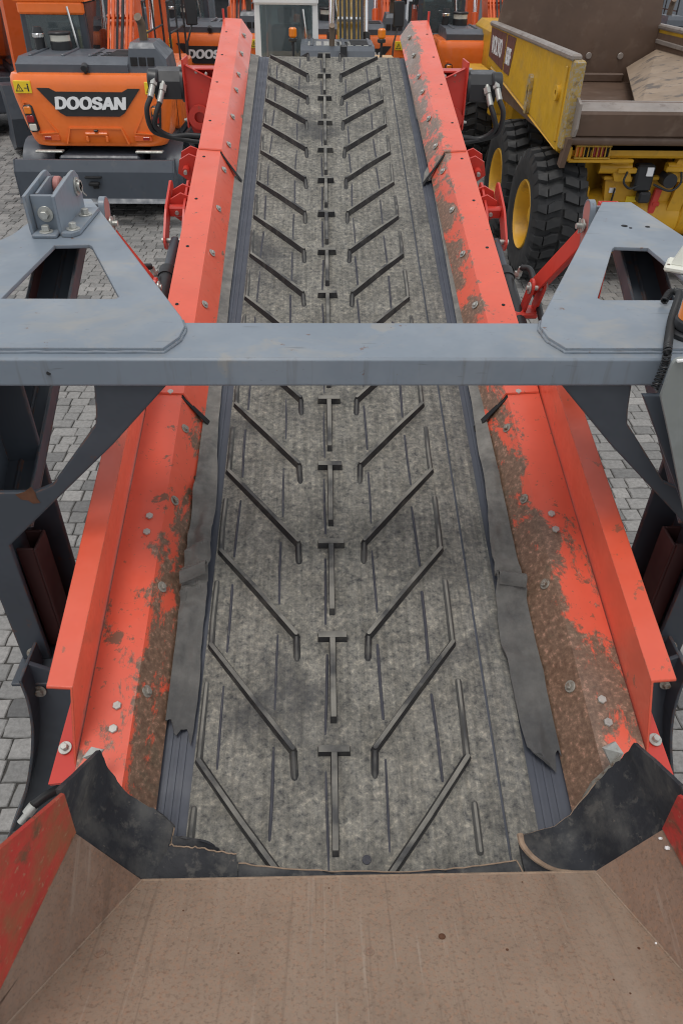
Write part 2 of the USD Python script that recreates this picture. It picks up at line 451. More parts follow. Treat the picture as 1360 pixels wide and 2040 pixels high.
mat('body_dust', (0.27, 0.20, 0.14), 0.7, vary=0.25, vscale=2.0, spots=[(3.5, 8, 0.54, 0.60, (0.09, 0.075, 0.065), 0.85)], bump=(14, 0.2, 0.01))
mat('tyre', (0.0145, 0.015, 0.016), 0.68, vary=0.25, spots=[(5, 7, 0.5, 0.75, (0.035, 0.033, 0.030), 0.6)], bump=(30, 0.15, 0.006))
mat('exhaust_steel', (0.16, 0.12, 0.09), 0.6, metal=0.6, vary=0.3)
mat('hall_panel', (0.15, 0.165, 0.185), 0.5, vary=0.05, vscale=0.6)
mat('hall_frame', (0.55, 0.56, 0.57), 0.4, vary=0.03)
mat('hall_plinth', (0.27, 0.27, 0.26), 0.8, vary=0.1)
mat('seat_cloth', (0.022, 0.024, 0.027), 0.8, vary=0.15)
mat('interior', (0.05, 0.055, 0.06), 0.7, vary=0.15)
mat('joint_sand', (0.055, 0.052, 0.047), 0.9, vary=0.25, vscale=12, bump=(90, 0.4, 0.006))


def scrapes(N, L, col):
    """Bright and dark scratches along the way the stone slides."""
    for k, (sc, rot, lo, hi, c, amt) in enumerate((((70.0, 2.2, 2.2), 0.06, 0.60, 0.72, (0.42, 0.35, 0.285), 0.42), ((55.0, 1.6, 1.6), -0.10, 0.58, 0.70, (0.13, 0.088, 0.062), 0.42), ((8.0, 0.9, 0.9), 0.0, 0.52, 0.68, (0.36, 0.285, 0.22), 0.45))):
        N.update({f'y{k}a': ('mapping', {'scale': sc, 'rotation': (0.0, 0.0, rot)}), f'y{k}b': ('noise_texture', {'scale': 1.0, 'detail': 5.0, 'roughness': 0.62}),
                  f'y{k}c': ('map_range', {'from_min': lo, 'from_max': hi, 'to_min': 0.0, 'to_max': amt, 'clamp': True}), f'y{k}d': ('mix', {'color2': c})})
        L += [('tc.object', f'y{k}a.vector'), (f'y{k}a.vector', f'y{k}b.vector'), (f'y{k}b.fac', f'y{k}c.value'), (f'y{k}c.result', f'y{k}d.fac'), (col, f'y{k}d.color1')]
        col = f'y{k}d.color'
    return col


def chute_mat(name, base, dark):
    mat(name, base, 0.55, metal=0.1, vary=0.16, vscale=1.7,
        extra=scrapes, spots=[(1.6, 6, 0.46, 0.70, dark, 0.55), (5, 8, 0.50, 0.74, dark, 0.6), (95, 6, 0.50, 0.64, (0.36, 0.19, 0.11), 0.42), (120, 6, 0.52, 0.66, (0.11, 0.068, 0.045), 0.5), (14, 9, 0.57, 0.68, dark, 0.45), (90, 3, 0.72, 0.75, (0.6, 0.52, 0.45), 0.4)],
        bump=(70, 0.28, 0.004))


chute_mat('chute_tan', (0.300, 0.216, 0.155), (0.20, 0.142, 0.102))
chute_mat('chute_rust', (0.275, 0.182, 0.132), (0.13, 0.072, 0.048))
mat('chute_red', (0.42, 0.035, 0.028), 0.5, vary=0.2, vscale=4, spots=[(4, 9, 0.48, 0.62, (0.22, 0.095, 0.042), 0.8), (6, 9, 0.54, 0.62, (0.085, 0.055, 0.030), 0.85), (60, 6, 0.60, 0.66, (0.35, 0.20, 0.12), 0.6)], bump=(50, 0.3, 0.004))


def glass(name, tint, refl=1.45):
    MAT[name] = usdkit.material(stage, '/World/Looks/' + name, {
            't': ('transparent_bsdf', {'color': tint}), 'g': ('glossy_bsdf', {'color': (1, 1, 1), 'roughness': 0.02}), 'f': ('fresnel', {'IOR': refl}), 'm': ('mix_closure', {}),
        'd': ('diffuse_bsdf', {'color': (0.20, 0.235, 0.245)}), 'k': ('mix_closure', {'fac': 0.14})},
        [('f.fac', 'm.fac'), ('t.BSDF', 'k.closure1'), ('d.BSDF', 'k.closure2'), ('k.closure', 'm.closure1'), ('g.BSDF', 'm.closure2')], surface='m.closure')


glass('cab_glass', (0.62, 0.70, 0.70), 1.6)


def belt_mat():
    """Worn, dusty belt cover: mottled grey dust with fine curly scratches, dark damp stains, longitudinal scuffing."""
    N = {'tc': ('texture_coordinate', {}),
         'a': ('noise_texture', {'scale': 52.0, 'detail': 8.0, 'roughness': 0.74, 'distortion': 0.3}),
         'ar': ('rgb_ramp', {'ramp': [(0.34, (0.060, 0.060, 0.060)), (0.45, (0.150, 0.144, 0.128)), (0.55, (0.205, 0.194, 0.166)), (0.68, (0.37, 0.335, 0.275))]}),
         'b': ('noise_texture', {'scale': 9.0, 'detail': 8.0, 'roughness': 0.68, 'distortion': 0.3}),
         'br': ('map_range', {'from_min': 0.36, 'from_max': 0.66, 'to_min': 0.76, 'to_max': 1.20, 'clamp': True}),
         'bm': ('vector_math', {'math_type': 'scale'}),
         'm': ('mapping', {'scale': (1.0, 1.6, 1.6), 'location': (2.3, 0.4, 0.0)}),
         's': ('noise_texture', {'scale': 1.35, 'detail': 5.0, 'roughness': 0.62, 'distortion': 0.5}),
         'sr': ('map_range', {'from_min': 0.56, 'from_max': 0.66, 'to_min': 0.0, 'to_max': 0.66, 'clamp': True}),
         'sx': ('mix', {'color2': (0.043, 0.044, 0.048)}),
         'm2': ('mapping', {'scale': (22.0, 0.9, 0.9)}),
         'l': ('noise_texture', {'scale': 2.0, 'detail': 4.0}),
         'x': ('separate_xyz', {}),
         'xr': ('map_range', {'from_min': 0.40, 'from_max': 0.60, 'to_min': 0.0, 'to_max': 0.62, 'clamp': True}),
         'lr': ('map_range', {'from_min': 0.42, 'from_max': 0.60, 'to_min': 0.2, 'to_max': 1.0, 'clamp': True}),
         'xm': ('math', {'math_type': 'multiply'}),
         'xx': ('mix', {'color2': (0.062, 0.064, 0.068)}),
         'bn': ('noise_texture', {'scale': 55.0, 'detail': 7.0, 'roughness': 0.75, 'distortion': 0.2}),
         'bu': ('bump', {'strength': 0.35, 'distance': 0.004}),
         'm3': ('mapping', {'scale': (75.0, 3.2, 3.2)}), 'k': ('noise_texture', {'scale': 1.0, 'detail': 5.0, 'roughness': 0.6}),
         'kr': ('map_range', {'from_min': 0.34, 'from_max': 0.66, 'to_min': 0.80, 'to_max': 1.18, 'clamp': True}), 'ks': ('vector_math', {'math_type': 'scale'}),
         'v': ('voronoi_texture', {'feature': 'distance_to_edge', 'scale': 17.0}), 'vn': ('noise_texture', {'scale': 14.0, 'detail': 4.0}), 'vm': ('mix', {'mix_type': 'linear_light', 'fac': 0.35}),
         'vr': ('map_range', {'from_min': 0.0, 'from_max': 0.022, 'to_min': 0.62, 'to_max': 1.0, 'clamp': True}), 'vs': ('vector_math', {'math_type': 'scale'}),
         'p': ('principled_bsdf', {'roughness': 0.82, 'specular_ior_level': 0.35})}
    L = [('tc.object', 'a.vector'), ('a.fac', 'ar.fac'), ('tc.object', 'b.vector'), ('b.fac', 'br.value'), ('ar.color', 'bm.vector1'), ('br.result', 'bm.scale'),
         ('tc.object', 'm.vector'), ('m.vector', 's.vector'), ('s.fac', 'sr.value'), ('sr.result', 'sx.fac'), ('bm.vector', 'sx.color1'),
         ('tc.object', 'm2.vector'), ('m2.vector', 'l.vector'), ('l.fac', 'lr.value'), ('tc.object', 'x.vector'), ('x.x', 'xr.value'), ('xr.result', 'xm.value1'), ('lr.result', 'xm.value2'),
         ('xm.value', 'xx.fac'), ('sx.color', 'xx.color1'), ('tc.object', 'm3.vector'), ('m3.vector', 'k.vector'), ('k.fac', 'kr.value'), ('xx.color', 'ks.vector1'), ('kr.result', 'ks.scale'),
         ('tc.object', 'vn.vector'), ('tc.object', 'vm.color1'), ('vn.color', 'vm.color2'), ('vm.color', 'v.vector'), ('v.distance', 'vr.value'), ('ks.vector', 'vs.vector1'), ('vr.result', 'vs.scale'), ('vs.vector', 'p.base_color'), ('tc.object', 'bn.vector'), ('bn.fac', 'bu.height'), ('bu.normal', 'p.normal')]
    MAT['belt_cover'] = usdkit.material(stage, '/World/Looks/belt_cover', N, L, surface='p.BSDF')


belt_mat()
def dust_on_top(N, L, col):
    N.update({'dn': ('separate_xyz', {}), 'dr': ('map_range', {'from_min': 0.85, 'from_max': 0.96, 'to_min': 0.0, 'to_max': 1.0, 'clamp': True}), 'dk': ('noise_texture', {'scale': 9.0, 'detail': 6.0}),
              'dq': ('rgb_ramp', {'ramp': [(0.38, (0.20, 0.19, 0.165)), (0.50, (0.14, 0.134, 0.118)), (0.62, (0.045, 0.045, 0.045))]}), 'dx': ('mix', {})})
    L += [('g.true_normal', 'dn.vector'), ('dn.z', 'dr.value'), ('tc.object', 'dk.vector'), ('dk.fac', 'dq.fac'), (col, 'dx.color1'), ('dq.color', 'dx.color2'), ('dr.result', 'dx.fac')]
    return 'dx.color'


mat('cleat_rubber', (0.020, 0.020, 0.021), 0.7, vary=0.35, vscale=14, spots=[(11, 6, 0.50, 0.62, (0.06, 0.058, 0.052), 0.8)], bump=(60, 0.3, 0.004), extra=dust_on_top)
mat('tail_rubber', (0.065, 0.064, 0.060), 0.75, vary=0.35, vscale=14, bump=(60, 0.3, 0.004), extra=dust_on_top)
mat('rib_rubber', (0.040, 0.041, 0.052), 0.7, vary=0.25, vscale=10, spots=[(30, 6, 0.58, 0.68, (0.12, 0.115, 0.10), 0.6)])
mat('belt_edge', (0.052, 0.058, 0.076), 0.55, vary=0.15, vscale=4, spots=[(14, 8, 0.60, 0.70, (0.10, 0.10, 0.10), 0.5)], bump=(40, 0.1, 0.003))
def skirt_age(N, L, col):
    """Bare dark rubber at the feed end, packed dust further up the belt."""
    N.update({'ky': ('separate_xyz', {}), 'kn': ('noise_texture', {'scale': 5.0, 'detail': 6.0, 'roughness': 0.6}), 'ka': ('math', {'math_type': 'multiply_add', 'value2': 1.3}),
              'kr': ('map_range', {'from_min': 1.75, 'from_max': 3.05, 'to_min': 0.86, 'to_max': 0.08, 'clamp': True}), 'kx': ('mix', {'color2': (0.040, 0.041, 0.044)})})
    L += [('tc.object', 'ky.vector'), ('tc.object', 'kn.vector'), ('kn.fac', 'ka.value1'), ('ky.y', 'ka.value3'), ('ka.value', 'kr.value'), ('kr.result', 'kx.fac'), (col, 'kx.color1')]
    return 'kx.color'


mat('skirt_rubber', (0.18, 0.172, 0.155), 0.82, vary=0.35, vscale=14, spots=[(7, 9, 0.52, 0.66, (0.07, 0.07, 0.07), 0.6)], bump=(32, 0.6, 0.008), extra=skirt_age)


def stone_mat(name, from_attr):
    N = {'tc': ('texture_coordinate', {}), 'g': ('geometry', {}),
         't': ('attribute', {'attribute': 'tone'}),
         'r': ('rgb_ramp', {'ramp': [(0.0, (0.105, 0.104, 0.102)), (0.12, (0.16, 0.158, 0.152)), (0.5, (0.225, 0.220, 0.210)), (1.0, (0.29, 0.28, 0.265))]}),
         'n': ('noise_texture', {'scale': 34.0, 'detail': 7.0, 'roughness': 0.7}),
         'nr': ('map_range', {'from_min': 0.3, 'from_max': 0.7, 'to_min': 0.72, 'to_max': 1.28, 'clamp': True}),
         's': ('vector_math', {'math_type': 'scale'}),
         'b': ('noise_texture', {'scale': 0.9, 'detail': 5.0, 'roughness': 0.6}),
         'br': ('map_range', {'from_min': 0.35, 'from_max': 0.7, 'to_min': 1.08, 'to_max': 0.78, 'clamp': True}),
         's2': ('vector_math', {'math_type': 'scale'}),
         'bn': ('noise_texture', {'scale': 60.0, 'detail': 5.0}),
         'bu': ('bump', {'strength': 0.45, 'distance': 0.006}),
         'p': ('principled_bsdf', {'roughness': 0.72})}
    L = [('t.fac', 'r.fac'), ('tc.object', 'n.vector'), ('n.fac', 'nr.value'), ('r.color', 's.vector1'), ('nr.result', 's.scale'), ('tc.object', 'b.vector'), ('b.fac', 'br.value'),
         ('s.vector', 's2.vector1'), ('br.result', 's2.scale'), ('s2.vector', 'p.base_color'), ('tc.object', 'bn.vector'), ('bn.fac', 'bu.height'), ('bu.normal', 'p.normal')]
    MAT[name] = usdkit.material(stage, '/World/Looks/' + name, N, L, surface='p.BSDF')


stone_mat('paving_stone', True)
MAT['far_paving'] = usdkit.material(stage, '/World/Looks/far_paving', {
    'tc': ('texture_coordinate', {}),
    'b': ('brick_texture', {'color1': (0.20, 0.196, 0.188), 'color2': (0.26, 0.252, 0.24), 'mortar': (0.07, 0.066, 0.06), 'scale': 1.0, 'mortar_size': 0.006, 'brick_width': 0.16, 'row_height': 0.14}),
    'n': ('noise_texture', {'scale': 0.5, 'detail': 6.0}), 'nr': ('map_range', {'from_min': 0.3, 'from_max': 0.7, 'to_min': 0.8, 'to_max': 1.15}),
    's': ('vector_math', {'math_type': 'scale'}), 'p': ('principled_bsdf', {'roughness': 0.8})},
    [('tc.object', 'b.vector'), ('tc.object', 'n.vector'), ('n.fac', 'nr.value'), ('b.color', 's.vector1'), ('nr.result', 's.scale'), ('s.vector', 'p.base_color')], surface='p.BSDF')

# ================================================================ ground
pave = thing('pavement', None, None, kind='structure')
obj(pave, 'far_ground', tri([(-300, -300, -0.03), (300, -300, -0.03), (300, 300, -0.03), (-300, 300, -0.03)], [(0, 1, 2), (0, 2, 3)]), 'far_paving')
obj(pave, 'joint_sand', tri([(-11, -2, -0.012), (11, -2, -0.012), (11, 20, -0.012), (-11, 20, -0.012)], [(0, 1, 2), (0, 2, 3)]), 'joint_sand')


def stones():
    """Rows of granite-faced paving blocks with uneven edges: (corner rings, tone) of every stone."""
    out = []
    y = -2.0
    while y < 19.9:
        h = 0.14 * rng.uniform(0.97, 1.03)
        x = -10.9 + rng.uniform(0, 0.2)
        while x < 10.8:
            w = rng.choice([0.135, 0.165, 0.175, 0.205, 0.235]) * rng.uniform(0.96, 1.04)
            out.append((x, y, w, h))
            x += w
        y += h
    return np.array(out)


ST = stones()


def stone_meshes(S):
    """Vectorised: each stone an eight-sided irregular block with a worn, chamfered top."""
    n = len(S)
    g = 0.0035
    x0, y0, x1, y1 = S[:, 0] + g, S[:, 1] + g, S[:, 0] + S[:, 2] - g, S[:, 1] + S[:, 3] - g
    mx, my = (x0 + x1) / 2, (y0 + y1) / 2
    P = np.stack([np.stack([x0, y0], 1), np.stack([mx, y0], 1), np.stack([x1, y0], 1), np.stack([x1, my], 1), np.stack([x1, y1], 1), np.stack([mx, y1], 1), np.stack([x0, y1], 1), np.stack([x0, my], 1)], 1)
    P = P + rng.uniform(-0.0045, 0.0045, P.shape)
    c = P.mean(1, keepdims=True)
    cut = np.where(np.arange(8) % 2 == 0, rng.uniform(0.955, 0.99, (n, 8)), 1.0)[..., None]
    P = c + (P - c) * cut
    zt = rng.uniform(-0.004, 0.003, (n, 1)) + np.zeros((n, 8))
    tilt = rng.uniform(-0.02, 0.02, (n, 2))
    zt = zt + ((P - c) * tilt[:, None]).sum(2)
    B = np.concatenate([P, np.full((n, 8, 1), -0.03)], 2)
    A = np.concatenate([P, (zt - 0.006)[..., None]], 2)
    T = np.concatenate([c + (P - c) * 0.93, zt[..., None]], 2)
    V = np.concatenate([B, A, T], 1)
    f = []
    for r in (0, 8):
        for k in range(8):
            q = (k + 1) % 8
            f += [(r + k, r + q, r + 8 + q), (r + k, r + 8 + q, r + 8 + k)]
    f += [(16, 16 + k, 17 + k) for k in range(1, 7)]
    return V, np.array(f)


SV, SF = stone_meshes(ST)
TONE = np.where(rng.random(len(ST)) < 0.06, rng.uniform(0, 0.12, len(ST)), np.clip(rng.normal(0.52, 0.2, len(ST)), 0.15, 1))
cen = np.stack([ST[:, 0] + ST[:, 2] / 2, ST[:, 1] + ST[:, 3] / 2, np.zeros(len(ST))], 1)
front = (cen - EYE) @ _f > 0.5
sc = screen(cen)
from shapely.geometry import Point
from shapely import contains_xy
SEEN = [Polygon(p) for p in ([(0, 775), (335, 775), (330, 800), (200, 960), (140, 1200), (70, 1400), (60, 1560), (0, 1680)], [(1175, 775), (1360, 775), (1360, 1600), (1330, 1330), (1285, 1160), (1180, 860)],
                             [(190, 500), (320, 500), (240, 610), (180, 610)], [(1190, 500), (1300, 560), (1300, 610), (1180, 610)])]
vis = np.zeros(len(ST), bool)
for p in SEEN:
    vis |= contains_xy(p, sc[:, 0], sc[:, 1])
vis &= front
order = np.argsort(np.where(vis, np.linalg.norm(cen - EYE, axis=1), 1e9))
single = order[:min(300, int(vis.sum()))]


def toned(parent, name, ids, kind=None):
    V = SV[ids].reshape(-1, 3)
    F = (SF[None] + 24 * np.arange(len(ids))[:, None, None]).reshape(-1, 3)
    p = usdkit.mesh(stage, numbered(parent.GetPath().pathString + '/' + name), tri(V, F), MAT['paving_stone'])
    UsdGeom.PrimvarsAPI(p).CreatePrimvar('tone', Sdf.ValueTypeNames.FloatArray, 'vertex').Set(np.repeat(TONE[ids], 24).astype(np.float32).tolist())
    return tag(p.GetPrim(), kind=kind)


for k in single:
    toned(pave, 'paving_stone', np.array([k]))
rest = np.setdiff1d(np.arange(len(ST)), single)
toned(pave, 'paving_field', rest, 'stuff')

# ================================================================ industrial hall far behind
hall = thing('industrial_hall', 'grey metal clad hall with framed glass doors behind the row of excavators', 'building', (0, 46, 0))
for k in range(-10, 11):
    obj(hall, 'wall_panel', box(k * 3.0 + 0.02, k * 3.0 + 2.98, 0, 0.2, 0.35, 7.0, 0.03), 'hall_panel')
obj(hall, 'plinth', box(-30.2, 33.2, -0.06, 0.25, -0.02, 0.346, 0.02), 'hall_plinth')
for k, x in enumerate((-16.5, -6.0, 4.5, 15.0)):
    f = obj(hall, 'door', cat([box(x, x + 0.12, -0.14, -0.004, 0.05, 3.2), box(x + 2.88, x + 3.0, -0.14, -0.004, 0.05, 3.2), box(x + 1.45, x + 1.55, -0.14, -0.004, 0.05, 3.2), box(x + 0.12, x + 2.88, -0.13, -0.006, 3.08, 3.2), box(x + 0.12, x + 2.88, -0.13, -0.006, 0.05, 0.17), box(x + 0.12, x + 2.88, -0.13, -0.006, 1.2, 1.28)]), 'hall_frame')
    obj(f, 'pane', cat([box(x + 0.12, x + 1.45, -0.07, -0.01, 0.17, 3.08), box(x + 1.55, x + 2.88, -0.07, -0.01, 0.17, 3.08)]), 'seat_cloth')

# ================================================================ excavators
SQ = math.sin(1.0)


def counterweight(hw):
    """Rounded counterweight: plan outlines stacked and lofted; rear face near y = 0."""
    def plan(w, y, r):
        pts = []
        for a in np.linspace(180, 270, 9):
            pts.append((-w + r + r * math.cos(math.radians(a)), y + r + r * math.sin(math.radians(a)) * 0.8 - 0.2 * r))
        for a in np.linspace(270, 360, 9):
            pts.append((w - r + r * math.cos(math.radians(a)), y + r + r * math.sin(math.radians(a)) * 0.8 - 0.2 * r))
        pts += [(w, 0.85), (-w, 0.85)]
        return pts
    lev = [(1.03, hw - 0.24, 0.13, 0.25), (1.05, hw - 0.19, 0.07, 0.28), (1.12, hw - 0.15, 0.025, 0.30), (1.35, hw - 0.09, 0.0, 0.30), (1.70, hw - 0.02, -0.02, 0.30), (1.88, hw, -0.02, 0.30), (1.96, hw - 0.005, 0.0, 0.30), (2.01, hw - 0.03, 0.03, 0.28), (2.03, hw - 0.08, 0.09, 0.24)]
    return rings([np.array([(x, y, z) for x, y in plan(w, y, r)]) for z, w, y, r in lev])


def lettering(text, width, height, y, x, z, slant=0.16, bold=True):
    m = meshkit.text_mesh(text, 0.2, 0.012, bold=bold)
    b = m.bounds
    m.apply_translation(-b[0])
    v = np.array(m.vertices)
    v[:, 0] *= width / (b[1] - b[0])[0]
    v[:, 1] *= height / (b[1] - b[0])[1]
    v[:, 0] += slant * v[:, 1]
    v[:, 0] -= (v[:, 0].max() + v[:, 0].min()) / 2
    k = 0.011 if bold else 0.0
    return cat([tri(np.stack([v[:, 0] + x + dx, y - v[:, 2] - 0.0004 * i, v[:, 1] + z + dz], 1), m.faces) for i, (dx, dz) in enumerate(((0, 0), (k, 0), (-k, 0), (k, k * 0.3), (-k, -k * 0.3)))])


def wheel_parts(parent, x, y, r, w, outer, n=20):
    t = obj(parent, 'tyre', lathe([(r * 0.58, -w / 2 + 0.02), (r * 0.86, -w / 2), (r * 0.96, -w * 0.42), (r * 0.985, -w * 0.2), (r * 0.985, w * 0.2), (r * 0.96, w * 0.42), (r * 0.86, w / 2), (r * 0.58, w / 2 - 0.02)], 'x', 36, (x, y, r)), 'tyre', 40)
    lugs = []
    for k in range(n):
        a = 2 * np.pi * k / n
        for s in (-1, 1):
            m = box(-w * 0.23, w * 0.23, -r * 0.055, r * 0.055, r * 0.94, r * 1.005, 0.012)
            m = xf(m, rotz(0.5 * s), (s * w * 0.24, 0, 0))
            lugs.append(xf(m, rotx(a + (0.5 if s > 0 else 0) * 2 * np.pi / n), (x, y, r)))
    obj(t, 'tread', cat(lugs), 'tyre')
    obj(parent, 'rim', lathe([(0.05, -w * 0.1), (r * 0.5, -w * 0.12), (r * 0.6, -w * 0.42), (r * 0.6, w * 0.42), (r * 0.5, w * 0.12), (0.05, w * 0.1)], 'x', 28, (x, y, r)), outer, 40)


def excavator(name, label, loc, rz=0.0, body='orange_paint', frame='orange_frame', cabm='orange_paint', wheeled=False, badge='DOOSAN', hw=1.2, boomx=0.12, rails=True, beacons=False, hood_hi=2.21, cabx=-0.72, boom_hi=3.9, lean=0.0, pillar='dark_steel', signs=True, hoses=True, stack=True, group=None, booms='orange_frame', dark_hoses=False, cab_top=3.02, hood_x=None, cleaner=True):
    t = thing(name, label, 'excavator', loc, rz, group)
    cw = obj(t, 'counterweight', counterweight(hw), body, 35)
    if badge:
        Q = [(-0.76, 1.845), (-0.58, 1.845), (-0.49, 1.80), (0.49, 1.80), (0.58, 1.845), (0.76, 1.845), (0.48, 1.52), (0.40, 1.475), (-0.40, 1.475), (-0.48, 1.52)]
        obj(cw, 'badge_panel', plate_xz(Q, -0.032, 0.05), 'black_plastic')
        obj(cw, 'lettering', lettering(badge, 1.03, 0.165, -0.031, 0.0, 1.57), 'lettering_white')
    obj(cw, 'rim_groove', box(-hw + 0.3, hw - 0.3, -0.012, 0.05, 1.895, 1.91, 0.002), frame)
    # number plate recess and reflectors
    obj(cw, 'plate_bracket', cat([box(-0.17, 0.17, -0.022, 0.05, 1.21, 1.25), box(-0.17, -0.13, -0.02, 0.05, 1.12, 1.208), box(0.13, 0.17, -0.02, 0.05, 1.12, 1.208)]), body)
    for T in ([(-0.50, 1.05), (-0.40, 1.32), (0.40, 1.32), (0.50, 1.05)],):
        P_ = Polygon(T)
        obj(cw, 'plate_recess_rim', plate_xz(P_.difference(P_.buffer(-0.022)).intersection(Polygon([(-1, 1.09), (1, 1.09), (1, 2), (-1, 2)])), -0.014, 0.05), body)
    for s in (-1, 1):
        P_ = Polygon([(s * (hw - 0.17), 1.66), (s * (hw - 0.36), 1.66), (s * (hw - 0.62), 1.24), (s * (hw - 0.33), 1.22)])
        obj(cw, 'lamp_recess_rim', plate_xz(P_.difference(P_.buffer(-0.016)), -0.012, 0.06), body)
        obj(cw, 'panel_gap', box(s * (hw - 0.005), s * (hw + 0.004), 0.45, 0.456, 1.2, 1.95, 0.001), 'void')
    obj(cw, 'plate_lamp', box(-0.03, 0.03, -0.035, 0.02, 1.262, 1.29), 'black_plastic')
    for s in (-1, 1):
        xs = s * (hw - 0.26)
        g = obj(t, 'tail_lamp', xf(box(-0.075, 0.075, -0.05, 0.06, -0.185, 0.185, 0.03), roty(s * 0.13), (xs, 0.0, 1.44)), 'black_plastic', 40)
        for dz, mm in ((0.115, 'lamp_amber'), (0.0, 'lamp_red'), (-0.115, 'lamp_white')):
            c = np.array([xs + s * 0.13 * dz * 1.0, -0.052, 1.44 + dz])
            obj(g, 'lamp_lens', xf(box(-0.052, 0.052, -0.018, 0.02, -0.048, 0.048, 0.018), None, c), mm, 40)
        obj(t, 'reflector', box(xs * 0.80 - 0.05, xs * 0.80 + 0.05, -0.012, 0.05, 1.15, 1.19, 0.005), 'lamp_red')
        obj(t, 'reflector_recess', box(xs * 0.75 - 0.13, xs * 0.75 + 0.13, -0.004, 0.05, 1.135, 1.205, 0.004), frame)
        if signs:
            xc = s * (hw - 0.24)
            g = obj(t, 'warning_sign', box(xc - 0.125, xc + 0.125, -0.034, 0.05, 1.775, 1.935, 0.004), 'sign_yellow')
            T = Polygon([(xc - 0.105, 1.80), (xc + 0.005, 1.80), (xc - 0.05, 1.905)])
            obj(g, 'pictogram', cat([plate_xz(T.difference(T.buffer(-0.010)), -0.037, -0.0335), box(xc - 0.055, xc - 0.045, -0.037, -0.0335, 1.825, 1.86, 0.001), box(xc + 0.07, xc + 0.09, -0.037, -0.0335, 1.80, 1.875, 0.001), plate_xz(Point(xc + 0.08, 1.89).buffer(0.012, 4), -0.037, -0.0335), box(xc + 0.02, xc + 0.068, -0.037, -0.0335, 1.838, 1.848, 0.001)]), 'black_plastic')
    # hood
    x0, x1 = hood_x or (-hw + 0.16, hw - 0.60)
    prof = [(0.10, 2.02), (0.10, 2.13), (0.20, hood_hi - 0.05), (0.32, hood_hi), (1.30, hood_hi), (1.38, hood_hi - 0.06), (1.40, 2.02)]
    h = obj(t, 'hood', rings([np.array([(x, y, z) for y, z in prof]) * [1, 1, 1] + [0, 0, dz] for x, dz in ((x0, -0.0), (x0 + 0.001, 0.0), (x1 - 0.001, 0.0), (x1, 0.0))]), 'hood_grey', 20)
    for xa in (x0 + 0.14, x0 + 0.62, x0 + 1.02):
        obj(h, 'hood_rib', box(xa, xa + 0.05, 0.34, 1.25, hood_hi - 0.01, hood_hi + 0.022, 0.012), 'hood_grey')
    obj(h, 'hood_grille', box(x1 - 0.36, x1 - 0.05, 0.40, 1.1, hood_hi - 0.01, hood_hi + 0.008, 0.004), 'void')
    for i in range(3):
        for j in range(2):
            obj(h, 'vent_hole', cyl((x1 - 0.55 + 0.14 * j - 0.02 * i * 0, 0.45 + 0.18 * i, hood_hi - 0.02), (x1 - 0.55 + 0.14 * j, 0.45 + 0.18 * i, hood_hi + 0.006), 0.045, 14), 'void')
    obj(t, 'rear_camera', cat([cyl((x1 - 0.62, 0.0, 2.09), (x1 - 0.62, 0.1, 2.12), 0.05, 14, ch=0.008), box(x1 - 0.64, x1 - 0.60, 0.05, 0.13, 2.025, 2.10)]), 'black_plastic')
    if stack:
        e0, e1 = hw - 0.63, hw - 0.02
        ex = obj(t, 'exhaust_box', hull([(e0, 0.14, 2.03), (e1, 0.14, 2.03), (e0, 0.95, 2.03), (e1, 0.95, 2.03), (e0 + 0.06, 0.20, 2.33), (e1 - 0.16, 0.20, 2.33), (e0 + 0.08, 0.26, 2.40), (e1 - 0.2, 0.26, 2.40), (e0 + 0.08, 0.9, 2.40), (e1 - 0.2, 0.9, 2.40), (e1 - 0.02, 0.9, 2.24), (e1 - 0.02, 0.2, 2.20)]), 'hood_grey')
        for k in range(3):
            obj(ex, 'louvre', xf(box(-0.05, 0.05, -0.012, 0.01, -0.055, 0.055, 0.004), rotx(-0.16), (e0 + 0.12 + 0.125 * k, 0.165, 2.17)), 'void')
        obj(t, 'exhaust_pipe', tube(spline([(e0 + 0.22, 0.6, 2.36), (e0 + 0.22, 0.58, 2.52), (e0 + 0.22, 0.55, 2.62), (e0 + 0.20, 0.46, 2.70)]), 0.06, 14), 'exhaust_steel', 40)
    # air cleaner caps in front of the cab
    if cleaner:
        obj(t, 'precleaner', cat([cyl((x0 + 0.42, 1.15, hood_hi - 0.02), (x0 + 0.42, 1.15, hood_hi + 0.12), 0.16, 20, ch=0.01), cyl((x0 + 0.42, 1.15, hood_hi + 0.20), (x0 + 0.42, 1.15, hood_hi + 0.24), 0.17, 20, ch=0.012)]), 'black_plastic', 40)
        obj(t, 'precleaner_bowl', cyl((x0 + 0.42, 1.15, hood_hi + 0.12), (x0 + 0.42, 1.15, hood_hi + 0.20), 0.15, 20), 'lamp_white', 40)
        obj(t, 'intake_cap', cat([cyl((x0 + 0.10, 1.12, hood_hi - 0.05), (x0 + 0.10, 1.12, hood_hi + 0.16), 0.075, 16), cyl((x0 + 0.10, 1.12, hood_hi + 0.22), (x0 + 0.10, 1.12, hood_hi + 0.30), 0.085, 16, r1=0.06)]), 'black_plastic', 40)
        obj(t, 'intake_band', cyl((x0 + 0.10, 1.12, hood_hi + 0.16), (x0 + 0.10, 1.12, hood_hi + 0.22), 0.092, 16, ch=0.01), 'chrome', 40)
    else:
        obj(t, 'exhaust_pipe', tube(spline([(0.02, 0.35, hood_hi - 0.02), (0.02, 0.35, hood_hi + 0.12), (0.02, 0.33, hood_hi + 0.2), (0.02, 0.28, hood_hi + 0.26)]), 0.042, 14), 'exhaust_steel', 40)
        obj(h, 'hood_latch', box(0.14, 0.24, 0.06, 0.22, hood_hi - 0.14, hood_hi + 0.03, 0.012), 'black_plastic')
